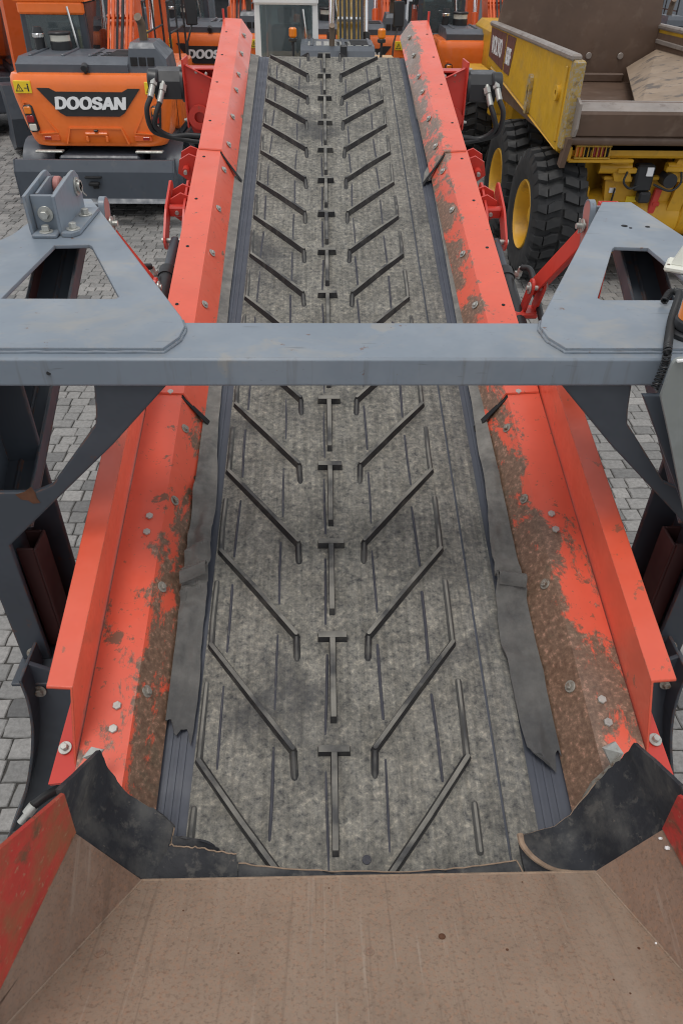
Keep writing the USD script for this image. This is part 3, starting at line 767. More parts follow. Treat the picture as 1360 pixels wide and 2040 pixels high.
        obj(h, 'hood_slot', [box(-0.34 + 0.12 * k, -0.26 + 0.12 * k, 0.36, 0.9, hood_hi + 0.001, hood_hi + 0.006, 0.002) for k in range(8)], 'galvanised')
    # deck and side boxes
    obj(t, 'platform', box(-hw + 0.12, hw - 0.12, 0.5, 3.0, 0.98, 1.14, 0.02), 'dark_steel')
    obj(t, 'tank_box', box(hw - 0.80, hw - 0.03, 0.90, 2.7, 1.145, 2.02, 0.05), body, 30)
    obj(t, 'side_panel', box(-hw + 0.03, -hw + 0.9, 0.86, 1.45, 1.145, 2.018, 0.04), body, 30)
    if rails:
        R = []
        for xa in (hw - 0.08, hw - 0.45):
            R.append(tube(spline([(xa, 1.0, 2.0), (xa, 1.02, 2.75), (xa, 1.15, 2.86), (xa, 2.3, 2.86), (xa, 2.5, 2.78), (xa, 2.52, 1.6)]), 0.018, 8))
            R.append(tube([(xa, 1.05, 2.45), (xa, 2.5, 2.45)], 0.015, 8))
            R.append(tube([(xa, 1.75, 2.86), (xa, 1.75, 2.0)], 0.015, 8))
        obj(t, 'handrail', cat(R), 'black_plastic', 40)
    mir = obj(t, 'mirror', xf(box(-0.10, 0.10, -0.03, 0.03, -0.19, 0.19, 0.03), rotz(0.3), (hw + 0.02, 2.75, 2.62)), 'black_plastic', 40)
    obj(mir, 'mirror_arm', tube([(hw + 0.02, 2.76, 2.45), (hw - 0.06, 2.6, 2.2), (hw - 0.08, 2.55, 1.9)], 0.016, 8), 'black_plastic', 40)
    # cab
    c0, c1, ya, yb, zt = cabx - 0.54, cabx + 0.54, 1.50, 3.15, cab_top
    cab = obj(t, 'cab_frame', cat([bar((c0 + 0.05, ya + 0.06, 1.15), (c0 + 0.10, ya + 0.10, zt), 0.12, 0.10, (0, 1, 0), 0.02), bar((c1 - 0.05, ya + 0.06, 1.15), (c1 - 0.10, ya + 0.10, zt), 0.12, 0.10, (0, 1, 0), 0.02),
                                  bar((c0 + 0.05, yb - 0.05, 1.15), (c0 + 0.10, yb - 0.25, zt), 0.09, 0.09, (0, 1, 0), 0.02), bar((c1 - 0.05, yb - 0.05, 1.15), (c1 - 0.10, yb - 0.25, zt), 0.09, 0.09, (0, 1, 0), 0.02),
                                  box(c0, c1, ya, ya + 0.09, 1.15, 2.03, 0.02), box(c0, c1, ya + 0.1, yb, 1.145, 1.30, 0.02)]), pillar, 30)
    obj(t, 'cab_roof', cat([hull([(sx, sy, sz) for sx, sy, sz in [(c0 - 0.02, ya + 0.02, zt - 0.05), (c1 + 0.02, ya + 0.02, zt - 0.05), (c0 - 0.02, yb - 0.2, zt - 0.05), (c1 + 0.02, yb - 0.2, zt - 0.05), (c0 + 0.02, ya - 0.02, zt + 0.03), (c1 - 0.02, ya - 0.02, zt + 0.03), (c0 + 0.1, ya + 0.1, zt + 0.12), (c1 - 0.1, ya + 0.1, zt + 0.12), (c0 + 0.1, yb - 0.3, zt + 0.12), (c1 - 0.1, yb - 0.3, zt + 0.12)]]), box(c0 + 0.02, c1 - 0.02, ya + 0.005, ya + 0.10, zt - 0.22, zt - 0.052, 0.03)]), cabm, 30)
    g1 = obj(t, 'cab_window', box(c0 + 0.12, c1 - 0.12, ya + 0.03, ya + 0.04, 2.035, zt - 0.224, 0.002), 'cab_glass', label='rear window of the cab')
    for sx in (c0 + 0.03, c1 - 0.04):
        obj(t, 'cab_window', box(sx, sx + 0.01, ya + 0.16, yb - 0.22, 1.32, zt - 0.08, 0.002), 'cab_glass')
    obj(t, 'cab_window', quad((c0 + 0.12, yb - 0.05, 1.32), (c1 - 0.12, yb - 0.05, 1.32), (c1 - 0.16, yb - 0.25, zt - 0.07), (c0 + 0.16, yb - 0.25, zt - 0.07), 0.008), 'cab_glass')
    obj(t, 'seat', cat([box(cabx - 0.26, cabx + 0.26, ya + 0.30, ya + 0.45, 1.75, 2.52, 0.07), box(cabx - 0.15, cabx + 0.15, ya + 0.32, ya + 0.42, 2.53, 2.75, 0.04), box(cabx - 0.27, cabx + 0.27, ya + 0.42, ya + 0.95, 1.62, 1.78, 0.05)]), 'seat_cloth', 40)
    obj(t, 'wiper', tube([(c1 - 0.18, ya - 0.0, 2.05), (c1 - 0.27, ya - 0.0, 2.75)], 0.018, 6), 'chrome')
    # boom, rising away from us; pipes run along its back
    bx = boomx
    P = [(1.75, 1.35), (1.62, 1.75), (2.4, 2.75), (3.35, boom_hi), (5.7, boom_hi + 0.55), (6.0, boom_hi + 0.30), (5.8, boom_hi + 0.1), (3.75, boom_hi - 0.55), (2.75, 2.25), (2.1, 1.45)]
    bm = obj(t, 'boom', plate_yz(P, bx - 0.20, bx + 0.20), booms)
    if hoses:
        for k, dx in enumerate((-0.17, -0.10, -0.03, 0.05, 0.12, 0.18)):
            q = [(bx + dx, 1.52, 1.7), (bx + dx, 1.55, 2.0), (bx + dx * 1.05, 2.28, 2.80), (bx + dx, 3.25, boom_hi + 0.08), (bx + dx, 5.5, boom_hi + 0.63)]
            obj(bm, 'hydraulic_pipe', tube(spline(q, 4), 0.026 if k % 2 else 0.020, 8), ('hose' if (k in (2, 3) or dark_hoses) else booms), 40)
        for s in (0.35, 0.62, 0.88):
            y, z = 1.62 + (3.35 - 1.62) * s, 1.75 + (boom_hi - 1.75) * s
            obj(bm, 'pipe_clamp', xf(box(-0.22, 0.22, -0.02, 0.03, -0.03, 0.03, 0.006), rotx(0.85), (bx, y - 0.07, z + 0.07)), 'white_paint' if dark_hoses else booms)
    for s in (-1, 1):
        cy = obj(t, 'boom_cylinder', cyl((bx + s * 0.32, 2.55, 1.1), (bx + s * 0.31, 3.15, 2.3), 0.085, 16, ch=0.01), booms if not dark_hoses else 'black_plastic', 40)
        obj(cy, 'piston_rod', cyl((bx + s * 0.31, 3.15, 2.3), (bx + s * 0.30, 3.62, 3.25), 0.045, 14), 'chrome', 40)
    st = obj(t, 'stick', plate_yz([(5.35, boom_hi + 0.95), (5.8, boom_hi + 0.95), (6.1, boom_hi + 0.2), (5.35, 1.25), (5.1, 1.25), (5.35, boom_hi)], bx - 0.16, bx + 0.16), booms)
    obj(st, 'bucket', ([plate_yz([(5.0, 1.3), (5.5, 1.3), (5.75, 0.75), (5.5, 0.2), (4.95, 0.05), (4.6, 0.25), (4.95, 0.45), (5.15, 0.8)], bx - 0.5, bx + 0.5)]), 'dark_steel')
    if beacons:
        for xa in (-0.56, 0.76):
            b = obj(t, 'amber_beacon', cat([cyl((xa, 0.30, 2.03), (xa, 0.30, 2.42), 0.02, 10), cyl((xa, 0.30, 2.42), (xa, 0.30, 2.47), 0.062, 18, ch=0.01)]), 'black_plastic', 40)
            obj(b, 'beacon_lens', cyl((xa, 0.30, 2.471), (xa, 0.30, 2.60), 0.058, 18, ch=0.02), 'lamp_amber', 40)
    # undercarriage
    if wheeled:
        obj(t, 'chassis', cat([box(-0.62, 0.62, -0.1, 3.6, 0.40, 0.94, 0.03), box(-0.95, 0.95, 0.2, 0.9, 0.40, 0.80, 0.02), box(-0.95, 0.95, 2.7, 3.4, 0.40, 0.80, 0.02), box(-1.1, 1.1, 1.1, 2.5, 0.35, 0.94, 0.03), cyl((0, 1.6, 0.94), (0, 1.6, 1.0), 0.62, 30)]), 'dark_steel')
        for k, (x, y) in enumerate([(-0.98, 0.55), (0.98, 0.55), (-0.98, 3.05), (0.98, 3.05)]):
            w = obj(t, 'wheel_hub', cyl((x - 0.2, y, 0.50), (x + 0.2, y, 0.50), 0.13, 16), 'dark_steel', 40)
            wheel_parts(w, x, y, 0.50, 0.46, 'dark_steel')
            if k < 2:
                obj(t, 'mudguard', lathe([(0.56, -0.25), (0.59, -0.25), (0.59, 0.25), (0.56, 0.25)], 'x', 24, (x * 1.02, y, 0.50)).slice_plane((x, y, 0.45), (0, 0, 1)), 'blade_paint', 40)
        # dozer blade carried at the rear
        prof = [(-0.42, 0.95), (-0.50, 0.80), (-0.50, 0.42), (-0.56, 0.36), (-0.52, 0.355), (-0.46, 0.42), (-0.46, 0.80), (-0.36, 0.95)]
        bl = obj(t, 'dozer_blade', plate_yz(prof, -1.19, 1.19), 'blade_paint')
        for s in (-1, 1):
            obj(bl, 'blade_end', plate_yz([(-0.42, 0.955), (-0.50, 0.80), (-0.50, 0.42), (-0.56, 0.35), (-0.28, 0.40), (-0.28, 0.955)], s * 1.192, s * 1.21), 'blade_paint')
        obj(bl, 'tow_step', cat([box(-0.15, 0.10, -0.56, -0.50, 0.72, 0.745), box(-0.10, 0.06, -0.60, -0.50, 0.62, 0.67, 0.02), box(-0.05, 0.03, -0.54, -0.50, 0.57, 0.618)]), 'void')
        obj(bl, 'blade_arm', cat([bar((s * 0.5, -0.34, 0.62), (s * 0.45, 0.6, 0.62), 0.12, 0.18) for s in (-1, 1)]), 'dark_steel')
        obj(t, 'step_bar', cat([box(-0.98, -0.56, -0.06, 0.06, 0.97, 1.0), box(0.56, 0.98, -0.06, 0.06, 0.97, 1.0)]), 'galvanised')
    else:
        obj(t, 'chassis', cat([box(-0.7, 0.7, 0.4, 3.2, 0.45, 0.94, 0.03), cyl((0, 1.8, 0.94), (0, 1.8, 1.0), 0.66, 30)]), 'dark_steel')
        for s in (-1, 1):
            L_ = []
            tr = obj(t, 'track_frame', plate_yz(LineString([(0.25, 0.42), (3.45, 0.42)]).buffer(0.33, 10), s * 1.0 - 0.18, s * 1.0 + 0.18), 'dark_steel')
            ring = LineString([(0.25, 0.42), (3.45, 0.42)]).buffer(0.38, 16).exterior
            n = 46
            for k in range(n):
                a, b2 = ring.interpolate(k / n, True), ring.interpolate(k / n + 0.002, True)
                ang = math.atan2(b2.y - a.y, b2.x - a.x)
                L_.append(xf(box(-0.30, 0.30, -0.082, 0.082, -0.03, 0.03, 0.01), rotx(ang), (s * 1.0, a.x, a.y)))
            obj(tr, 'track_shoe', cat(L_), 'tyre', kind='stuff')
    return t


excavator('wheeled_excavator', 'orange wheeled excavator seen from the rear with a grey dozer blade, left of the conveyor', (-3.47, 12.40, 0), wheeled=True, boomx=0.14, cab_top=2.86, cabx=-0.80)
excavator('tracked_excavator', 'orange excavator behind the left conveyor board with part of its black name badge showing', (-2.36, 18.5, 0), boomx=0.45)
excavator('tracked_excavator', 'orange excavator with grey hood straight behind the white cabbed machine', (0.75, 18.4, 0), boomx=0.9, badge='DOOSAN', rails=False)
excavator('tracked_excavator', 'orange excavator between the right conveyor board and the yellow dump truck', (3.62, 17.6, 0), badge=None, cabx=-0.98, boomx=0.35, signs=False)
excavator('yellow_excavator', 'yellow excavator seen through the cab glass of the wheeled excavator', (-4.85, 18.9, 0), body='yellow_machine', frame='yellow_machine', cabm='yellow_machine', booms='orange_frame', badge=None, signs=False, boomx=1.2)
excavator('tracked_excavator', 'excavator beyond the dump truck at the right edge with only its grey hood showing', (7.0, 18.8, 0), badge=None, signs=False)
excavator('white_cab_excavator', 'excavator with white cab, two amber beacons and black hoses behind the conveyor head', (0.13, 12.5, 0), body='cream_paint', frame='cream_paint', cabm='white_paint', pillar='white_paint', badge=None, beacons=True, cabx=-0.70, boomx=0.36, hood_hi=2.37, hood_x=(-0.45, 0.66), cleaner=False, rails=False, signs=False, stack=False, booms='yellow_machine', dark_hoses=True)
excavator('tracked_excavator', 'orange excavator turned towards us at the left edge, its stick hanging down', (-8.4, 21.5, 0), rz=207, badge=None, signs=False, boomx=-0.1)

# ================================================================ articulated dump truck
DT = thing('dump_truck', 'yellow articulated dump truck seen from its rear corner with a dusty brown body', 'dump truck', (4.17, 12.0, 0))
DO = np.array([-4.17, -12.0, 0])


def dt(parent, name, m, mt, smooth=False, label=None, kind=None):
    m = cat(m) if isinstance(m, list) else m
    return obj(parent, name, xf(m, None, DO), mt, smooth, label, kind)


XL, XR = 2.80, 5.55
sidep = [(9.34, 2.60), (14.2, 2.56), (14.25, 2.10), (13.9, 2.02), (10.9, 1.80), (9.40, 1.66)]
for xa, xb in ((XL, XL + 0.05), (XR - 0.05, XR)):
    sp = dt(DT, 'body_side', plate_yz(sidep, xa, xb), 'volvo_yellow')
    if xa == XL:
        SPL = sp
    dt(sp, 'inner_liner', plate_yz([(9.42, 2.54), (14.1, 2.50), (14.1, 1.80), (9.42, 1.80)], *( (xb + 0.002, xb + 0.012) if xa == XL else (xa - 0.012, xa - 0.002))), 'body_steel')
    dt(sp, 'top_rim', bar(((xa + xb) / 2, 9.34, 2.62), ((xa + xb) / 2, 14.22, 2.58), 0.12, 0.07, b=0.025), 'body_lip', 30)
    dt(sp, 'corner_post', box(xa - 0.01 if xa == XL else xa - 0.07, xb + 0.07 if xa == XL else xb + 0.01, 9.26, 9.42, 1.70, 2.60, 0.02), 'volvo_scuffed')
# lower inward chine of the left side with its brackets
dt(DT, 'side_chine', quad((XL + 0.02, 9.5, 1.70), (XL + 0.02, 13.9, 2.03), (XL + 0.55, 13.7, 1.62), (XL + 0.45, 9.7, 1.45), 0.05), 'volvo_chassis')
dt(DT, 'side_chine', quad((XR - 0.02, 9.5, 1.70), (XR - 0.02, 13.9, 2.03), (XR - 0.55, 13.7, 1.62), (XR - 0.45, 9.7, 1.45), 0.05), 'volvo_chassis')
lug = LineString([(11.05, 2.18), (11.05, 1.86)]).buffer(0.075, 3).difference(LineString([(11.05, 2.10), (11.05, 1.94)]).buffer(0.032, 4))
dt(SPL, 'lifting_eye', plate_yz(lug, XL - 0.05, XL - 0.002), 'volvo_scuffed', label='yellow lifting eye with a slot')
dt(SPL, 'pin_boss', lathe([(0.03, -0.03), (0.085, -0.03), (0.085, 0.03), (0.03, 0.03)], 'x', 22, (XL - 0.01, 9.75, 2.22)), 'volvo_yellow', 40)
dt(SPL, 'stiffener', box(XL - 0.022, XL + 0.01, 9.50, 9.56, 1.74, 2.52, 0.008), 'volvo_yellow')
# name panel
def panel(y_left, y_right, zt0, zt1, zb0, zb1):
    return [(y_left, zb0), (y_left, zt0), (y_right, zt1), (y_right, zb1)]
np1 = dt(SPL, 'name_panel', plate_yz([(14.14, 2.53), (12.95, 2.54), (12.98, 2.06), (14.16, 2.13)], XL - 0.006, XL + 0.002), 'sign_brown')
np2 = dt(SPL, 'name_panel', plate_yz([(12.88, 2.54), (12.30, 2.54), (12.50, 2.05), (12.91, 2.06)], XL - 0.006, XL + 0.002), 'sign_brown')


def side_text(text, y0, y1, z, h, x):
    m = meshkit.text_mesh(text, 0.2, 0.006, bold=True)
    v = np.array(m.vertices)
    v -= m.bounds[0]
    v[:, 0] *= (y0 - y1) / v[:, 0].max()
    v[:, 1] *= h / v[:, 1].max()
    return tri(np.stack([x - v[:, 2], y0 - v[:, 0], z + v[:, 1]], 1), m.faces)


dt(np1, 'lettering', side_text('VOLVO', 13.98, 13.18, 2.20, 0.24, XL - 0.0055), 'lettering_white')
dt(np2, 'lettering', side_text('A30F', 12.84, 12.50, 2.17, 0.22, XL - 0.0055), 'lettering_white')
# body inside
dt(DT, 'body_floor', box(XL + 0.07, XR - 0.07, 9.42, 14.0, 1.66, 1.80, 0.01), 'body_steel')
dt(DT, 'head_board', [plate_xz([(XL + 0.055, 1.70), (XR - 0.055, 1.70), (XR - 0.055, 2.60), (XR - 0.13, 3.12), (XL + 0.13, 3.12), (XL + 0.055, 2.60)], 13.95, 14.05), box(XL + 0.5, XR - 0.5, 13.86, 13.949, 1.80, 1.93, 0.02)], 'body_steel')
for k in range(4):
    dt(DT, 'head_board_bolt', cyl((3.35 + 0.53 * k, 13.945, 2.17), (3.35 + 0.53 * k, 13.92, 2.17), 0.05, 14, ch=0.008), 'body_lip', 40)
dt(DT, 'floor_chute', quad((3.75, 9.55, 2.02), (5.05, 13.85, 2.02), (XR - 0.065, 13.85, 2.28), (XR - 0.065, 9.55, 2.34), 0.05), 'body_dust', label='dust covered sloping plate inside the body')
dt(DT, 'wall_rib', [box(XR - 0.10, XR - 0.065, 12.2, 12.26, 1.9, 2.5, 0.008), box(XR - 0.10, XR - 0.065, 12.27, 13.9, 2.36, 2.42, 0.008)], 'body_lip')
# rear lip
lp = dt(DT, 'rear_lip', plate_yz([(9.47, 2.17), (9.44, 2.185), (9.18, 2.12), (9.17, 2.09), (9.24, 1.86), (9.30, 1.84), (9.33, 1.86)], XL + 0.13, XR - 0.13), 'body_steel')
dt(lp, 'worn_edge', quad((XL + 0.135, 9.463, 2.190), (XR - 0.135, 9.463, 2.190), (XR - 0.135, 9.182, 2.124), (XL + 0.135, 9.182, 2.124), 0.01), 'body_lip')
dt(lp, 'lip_tube', cyl((XL + 0.1, 9.31, 1.80), (XR - 0.1, 9.31, 1.80), 0.055, 18), 'body_steel', 40)
dt(lp, 'lip_gusset', plate_yz([(9.12, 2.2), (9.32, 2.26), (9.34, 1.84), (9.16, 1.86), (9.11, 1.95)], XL + 0.085, XL + 0.115), 'body_lip')
dt(lp, 'lip_gusset', plate_yz([(9.14, 1.84), (9.30, 1.84), (9.40, 1.52), (9.28, 1.50)], XL + 0.03, XL + 0.09), 'body_steel')
# rear cross member and lamps
cm = dt(DT, 'cross_member', [box(XL + 0.1, XR - 0.1, 9.42, 9.75, 1.58, 1.76, 0.03), box(XL + 0.15, XL + 0.95, 9.36, 9.43, 1.54, 1.58, 0.01), box(XL + 0.12, XL + 0.17, 9.34, 9.5, 1.56, 1.72, 0.01)], 'volvo_chassis')
for xs in (XL + 0.22, XR - 0.62):
    am_, rd_ = (0.0, 0.22) if xs < 4 else (0.22, 0.0)
    dt(cm, 'tail_lamp', [box(xs + am_, xs + am_ + 0.095, 9.385, 9.425, 1.60, 1.715, 0.006)], 'lamp_amber')
    dt(cm, 'tail_lamp', [box(xs + rd_, xs + rd_ + 0.13, 9.385, 9.425, 1.60, 1.715, 0.006)], 'lamp_red')
    dt(cm, 'lamp_housing', [box(xs + am_ + 0.097, xs + am_ + 0.19, 9.388, 9.425, 1.60, 1.715, 0.006), box(xs + rd_ + 0.132, xs + rd_ + 0.19, 9.388, 9.425, 1.60, 1.715, 0.006)], 'void')
    dt(cm, 'lamp_guard', [box(xs - 0.012 + 0.0, xs + 0.425, 9.35, 9.384, 1.716, 1.735, 0.004), box(xs - 0.012, xs + 0.425, 9.35, 9.384, 1.585, 1.602, 0.004)] + [box(xs + q - 0.006, xs + q + 0.006, 9.355, 9.382, 1.603, 1.715, 0.003) for q in (0, 0.05, 0.1, 0.15, 0.205, 0.26, 0.31, 0.36, 0.41)], 'volvo_yellow')
# rear frame, axle, hitch
fr = dt(DT, 'rear_frame', [plate_xz([(3.55, 1.30), (4.45, 1.30), (4.42, 1.0), (4.12, 0.48), (3.95, 0.45), (3.60, 0.95)], 9.62, 9.72), box(3.62, 3.70, 9.7, 13.2, 0.85, 1.45, 0.02), box(4.38, 4.46, 9.7, 13.2, 0.85, 1.45, 0.02),
                           plate_xz([(3.52, 1.56), (3.72, 1.57), (3.84, 1.30), (3.62, 1.30)], 9.50, 9.60), plate_xz([(4.36, 1.56), (4.55, 1.57), (4.48, 1.30), (4.26, 1.30)], 9.50, 9.60),
                           box(3.50, 4.55, 9.55, 9.66, 1.305, 1.345, 0.01), box(3.62, 3.86, 9.46, 9.54, 1.40, 1.46, 0.01), box(4.22, 4.50, 9.46, 9.54, 1.42, 1.48, 0.01)], 'volvo_chassis')
dt(fr, 'hinge_pin', [cyl((3.40, 9.55, 1.45), (3.80, 9.55, 1.45), 0.07, 16), cyl((4.25, 9.55, 1.45), (4.65, 9.55, 1.45), 0.07, 16)], 'volvo_chassis', 40)
dt(fr, 'control_box', [box(3.86, 4.08, 9.44, 9.60, 1.20, 1.50, 0.02), box(3.95, 4.10, 9.42, 9.56, 1.06, 1.19, 0.02), cyl((4.28, 9.40, 1.33), (4.28, 9.60, 1.33), 0.085, 18)], 'black_plastic')
dt(fr, 'brake_hose', [tube(spline([(3.74, 9.46, 1.42), (3.70, 9.40, 1.32), (3.80, 9.42, 1.24), (3.92, 9.45, 1.27)]), 0.014, 8), tube(spline([(4.10, 9.45, 1.28), (4.30, 9.40, 1.22), (4.42, 9.42, 1.30), (4.42, 9.47, 1.42)]), 0.014, 8), tube(spline([(3.68, 9.58, 1.20), (3.66, 9.58, 1.0), (3.60, 9.58, 0.85)]), 0.012, 8)], 'hose', 40)
dt(fr, 'warning_sign', [box(3.86, 4.0, 9.600, 9.618, 1.03, 1.10, 0.002)], 'sign_yellow')
dt(fr, 'notice', [box(4.06, 4.15, 9.600, 9.618, 0.93, 1.16, 0.002)], 'lettering_white')
dt(fr, 'notice', [box(3.62, 3.70, 9.600, 9.618, 1.14, 1.20, 0.002), box(3.97, 4.05, 9.42, 9.438, 1.38, 1.48, 0.002)], 'lettering_white')
dt(fr, 'hitch_bar', [xf(box(-0.045, 0.045, -0.03, 0.03, -0.36, 0.36, 0.01), roty(0.12), (4.19, 9.57, 0.85)), box(4.19, 4.28, 9.53, 9.6, 1.0, 1.05)], 'red_paint', label='red tow bar hung on the rear frame')
dt(fr, 'side_gusset', [plate_xz([(4.46, 1.28), (4.62, 1.27), (4.56, 0.85), (4.42, 0.62), (4.34, 0.62)], 9.55, 9.60)], 'volvo_chassis')
for y in (9.85, 11.65):
    ax = dt(DT, 'axle', [cyl((3.1, y, 0.80), (3.75, y, 0.86), 0.24, 20, r1=0.30, ch=0.02), cyl((5.25, y, 0.80), (4.6, y, 0.86), 0.24, 20, r1=0.30, ch=0.02), cyl((3.72, y - 0.05, 0.84), (4.62, y - 0.05, 0.84), 0.27, 22, ch=0.05), box(3.25, 3.38, y - 0.25, y - 0.05, 0.62, 1.22, 0.03), box(3.2, 4.9, y - 0.33, y - 0.2, 0.40, 0.56, 0.03)], 'volvo_chassis', 40)


def truck_wheel(x, y, out, single):
    R, W = 0.80, 0.66
    t = dt(DT, 'tyre', lathe([(0.40, -W / 2 + 0.05), (0.52, -W / 2), (0.66, -W / 2 - 0.005), (0.735, -W * 0.44), (0.745, -W * 0.25), (0.75, 0), (0.745, W * 0.25), (0.735, W * 0.44), (0.66, W / 2 + 0.005), (0.52, W / 2), (0.40, W / 2 - 0.05)], 'x', 48, (x, y, R)), 'tyre', 45)
    n = 26
    blocks = []
    for k in range(n):
        for s in (-1, 1):
            a = 2 * np.pi * (k + (0.5 if s > 0 else 0)) / n
            sh = hull([(px * s, py, pz) for px, py, pz in [(0.20, -0.075, 0.70), (W / 2 + 0.004, -0.035, 0.66), (W / 2 + 0.004, 0.055, 0.66), (0.20, 0.055, 0.70), (0.20, -0.065, 0.80), (W / 2 - 0.025, -0.025, 0.775), (W / 2 - 0.025, 0.045, 0.775), (0.20, 0.045, 0.80)]])
            md = hull([(px * s, py, pz) for px, py, pz in [(0.012, -0.01, 0.72), (0.19, -0.065, 0.72), (0.19, 0.045, 0.72), (0.10, 0.095, 0.72), (0.012, 0.095, 0.72), (0.020, -0.002, 0.808), (0.182, -0.055, 0.802), (0.182, 0.037, 0.802), (0.10, 0.085, 0.805), (0.020, 0.085, 0.808)]])
            for m in (sh, md):
                blocks.append((xf(m, rotx(a), (x, y, R)), a))
    if single:
        for m, a in blocks:
            dt(t, 'tread_block', m, 'tyre')
    else:
        dt(t, 'tread', cat([b[0] for b in blocks]), 'tyre')
    s = -1 if out < 0 else 1
    rim = dt(DT, 'rim', lathe([(0.06, s * W * 0.10), (0.22, s * W * 0.12), (0.34, s * W * 0.02), (0.385, s * W * 0.40), (0.415, s * W * 0.47), (0.43, s * W * 0.44), (0.43, -s * W * 0.44), (0.06, -s * W * 0.30)], 'x', 36, (x, y, R)), 'volvo_chassis', 40)
    nuts = [cyl((x + s * W * 0.11, y + 0.17 * math.cos(q), R + 0.17 * math.sin(q)), (x + s * W * 0.17, y + 0.17 * math.cos(q), R + 0.17 * math.sin(q)), 0.018, 6) for q in np.linspace(0, 2 * np.pi, 12, endpoint=False)]
    dt(rim, 'wheel_nuts', nuts + [cyl((x + s * W * 0.08, y, R), (x + s * W * 0.30, y, R), 0.115, 20, ch=0.02)], 'volvo_chassis', 40)


truck_wheel(2.92, 9.85, -1, True)
truck_wheel(2.92, 11.65, -1, True)
truck_wheel(5.43, 9.85, 1, False)
truck_wheel(5.43, 11.65, 1, False)
truck_wheel(2.95, 16.2, -1, False)
truck_wheel(5.40, 16.2, 1, False)
# tractor unit ahead of the body
dt(DT, 'tractor_frame', [box(3.3, 5.05, 14.3, 18.6, 0.75, 1.5, 0.06)], 'volvo_chassis')
dt(DT, 'tractor_mudguard', [box(2.9, 3.28, 15.2, 17.2, 1.60, 1.68, 0.03), box(5.07, 5.68, 15.2, 17.2, 1.68, 1.76, 0.03), box(2.95, 3.25, 14.4, 14.5, 1.2, 1.6, 0.03)], 'volvo_chassis')
dt(DT, 'tractor_hood', [box(3.35, 5.0, 16.9, 18.9, 1.5, 2.35, 0.12)], 'volvo_yellow')
dt(DT, 'tractor_cab', [box(3.7, 4.95, 14.75, 16.85, 1.505, 2.3, 0.06), box(3.7, 4.95, 14.75, 16.85, 3.18, 3.34, 0.06)] + [box(xx, xx + 0.1, yy, yy + 0.1, 2.302, 3.178, 0.02) for xx in (3.72, 4.83) for yy in (14.78, 15.8, 16.72)], 'volvo_yellow')
dt(DT, 'cab_window', [box(3.74, 3.76, 14.89, 16.71, 2.303, 3.177, 0.002), box(4.89, 4.91, 14.89, 16.71, 2.303, 3.177, 0.002), box(3.83, 4.82, 14.80, 14.82, 2.303, 3.177, 0.002)], 'cab_glass')

# ================================================================ the mobile crusher that the picture is taken from
MC = thing('mobile_crusher', 'mobile crusher with long red sided conveyor, grey cross frame and worn rubber belt', 'crusher')
CE, SE = math.cos(EL), math.sin(EL)


def W(u, s, v):
    """Belt coordinates (across, along, above the belt) to the place."""
    u, s, v = np.broadcast_arrays(np.asarray(u, float), np.asarray(s, float), np.asarray(v, float))
    return np.stack([u, Y0 + s * CE - v * SE, Z0 + s * SE + v * CE], -1)


S_HEAD, R_HEAD = 5.34, 0.17


def WB(u, s, v):
    """The same, but carried round the head pulley."""
    u, s, v = np.broadcast_arrays(np.asarray(u, float), np.asarray(s, float), np.asarray(v, float))
    th = np.clip((s - S_HEAD) / R_HEAD, 0, math.pi)
    ext = np.maximum(s - S_HEAD - math.pi * R_HEAD, 0)
    s2 = np.where(s > S_HEAD, S_HEAD + (R_HEAD + v) * np.sin(th) - ext, s)
    v2 = np.where(s > S_HEAD, -R_HEAD + (R_HEAD + v) * np.cos(th), v)
    return W(u, s2, v2)


def cen_at(s):
    return 0.083 - 0.011 * np.asarray(s, float)


def mapped(m, fn):
    v = np.array(m.vertices)
    t = tri(fn(v[:, 0], v[:, 1], v[:, 2]), m.faces)
    if t.volume < 0:
        t.invert()
    return t


def section(prof, side, s0, s1, t=0.006, cut=None):
    """A folded sheet: profile (d from the conveyor's axis, v) run from s0 to s1 along the conveyor."""
    poly = LineString(prof).buffer(t / 2, cap_style=2, join_style=2)
    m = extrude(poly, s1 - s0)
    v = np.array(m.vertices)
    s = s0 + v[:, 2] + (cut(v[:, 0], v[:, 1], v[:, 2] < 1e-6) if cut else 0)
    t_ = tri(W(cen_at(s) + side * v[:, 0], s, v[:, 1]), m.faces)
    if t_.volume < 0:
        t_.invert()
    return t_


# ---- belt
SG = np.concatenate([np.linspace(-0.75, S_HEAD, 46), np.linspace(S_HEAD, S_HEAD + math.pi * R_HEAD, 22)[1:]])


def belt_strip(u0, u1, v, t, nu=3, wav=0.0):
    G = np.array([[(u, s, v) for u in np.linspace(u0, u1, nu)] for s in SG])
    if wav:
        G[..., 2] += wav * (meshkit.noise(G * [6, 3, 0] + 3.3) - 0.5)
    return patch(WB(G[..., 0], G[..., 1], G[..., 2]), t)


belt = obj(MC, 'conveyor_belt', cat([belt_strip(-0.545, 0.70, -0.006, 0.012), patch(W(*np.moveaxis(np.array([[(u, s, -2 * R_HEAD - 0.001) for u in (-0.545, 0.70)] for s in (-0.7, S_HEAD)]), -1, 0)), 0.012)]), 'belt_edge', 30)
for u in (-0.515, -0.49, -0.468, -0.446, 0.598, 0.622, 0.645):
    obj(belt, 'edge_ridge', belt_strip(u - 0.004, u + 0.004, -0.002, 0.003, 2), 'belt_edge')
obj(belt, 'tread_cover', belt_strip(-0.415, 0.478, 0.0, 0.005, 14, 0.004), 'belt_cover', 30)
obj(belt, 'tread_cover', belt_strip(0.486, 0.572, 0.0, 0.005, 4, 0.004), 'belt_cover', 30, label='scuffed outer band of the belt beyond a long seam')


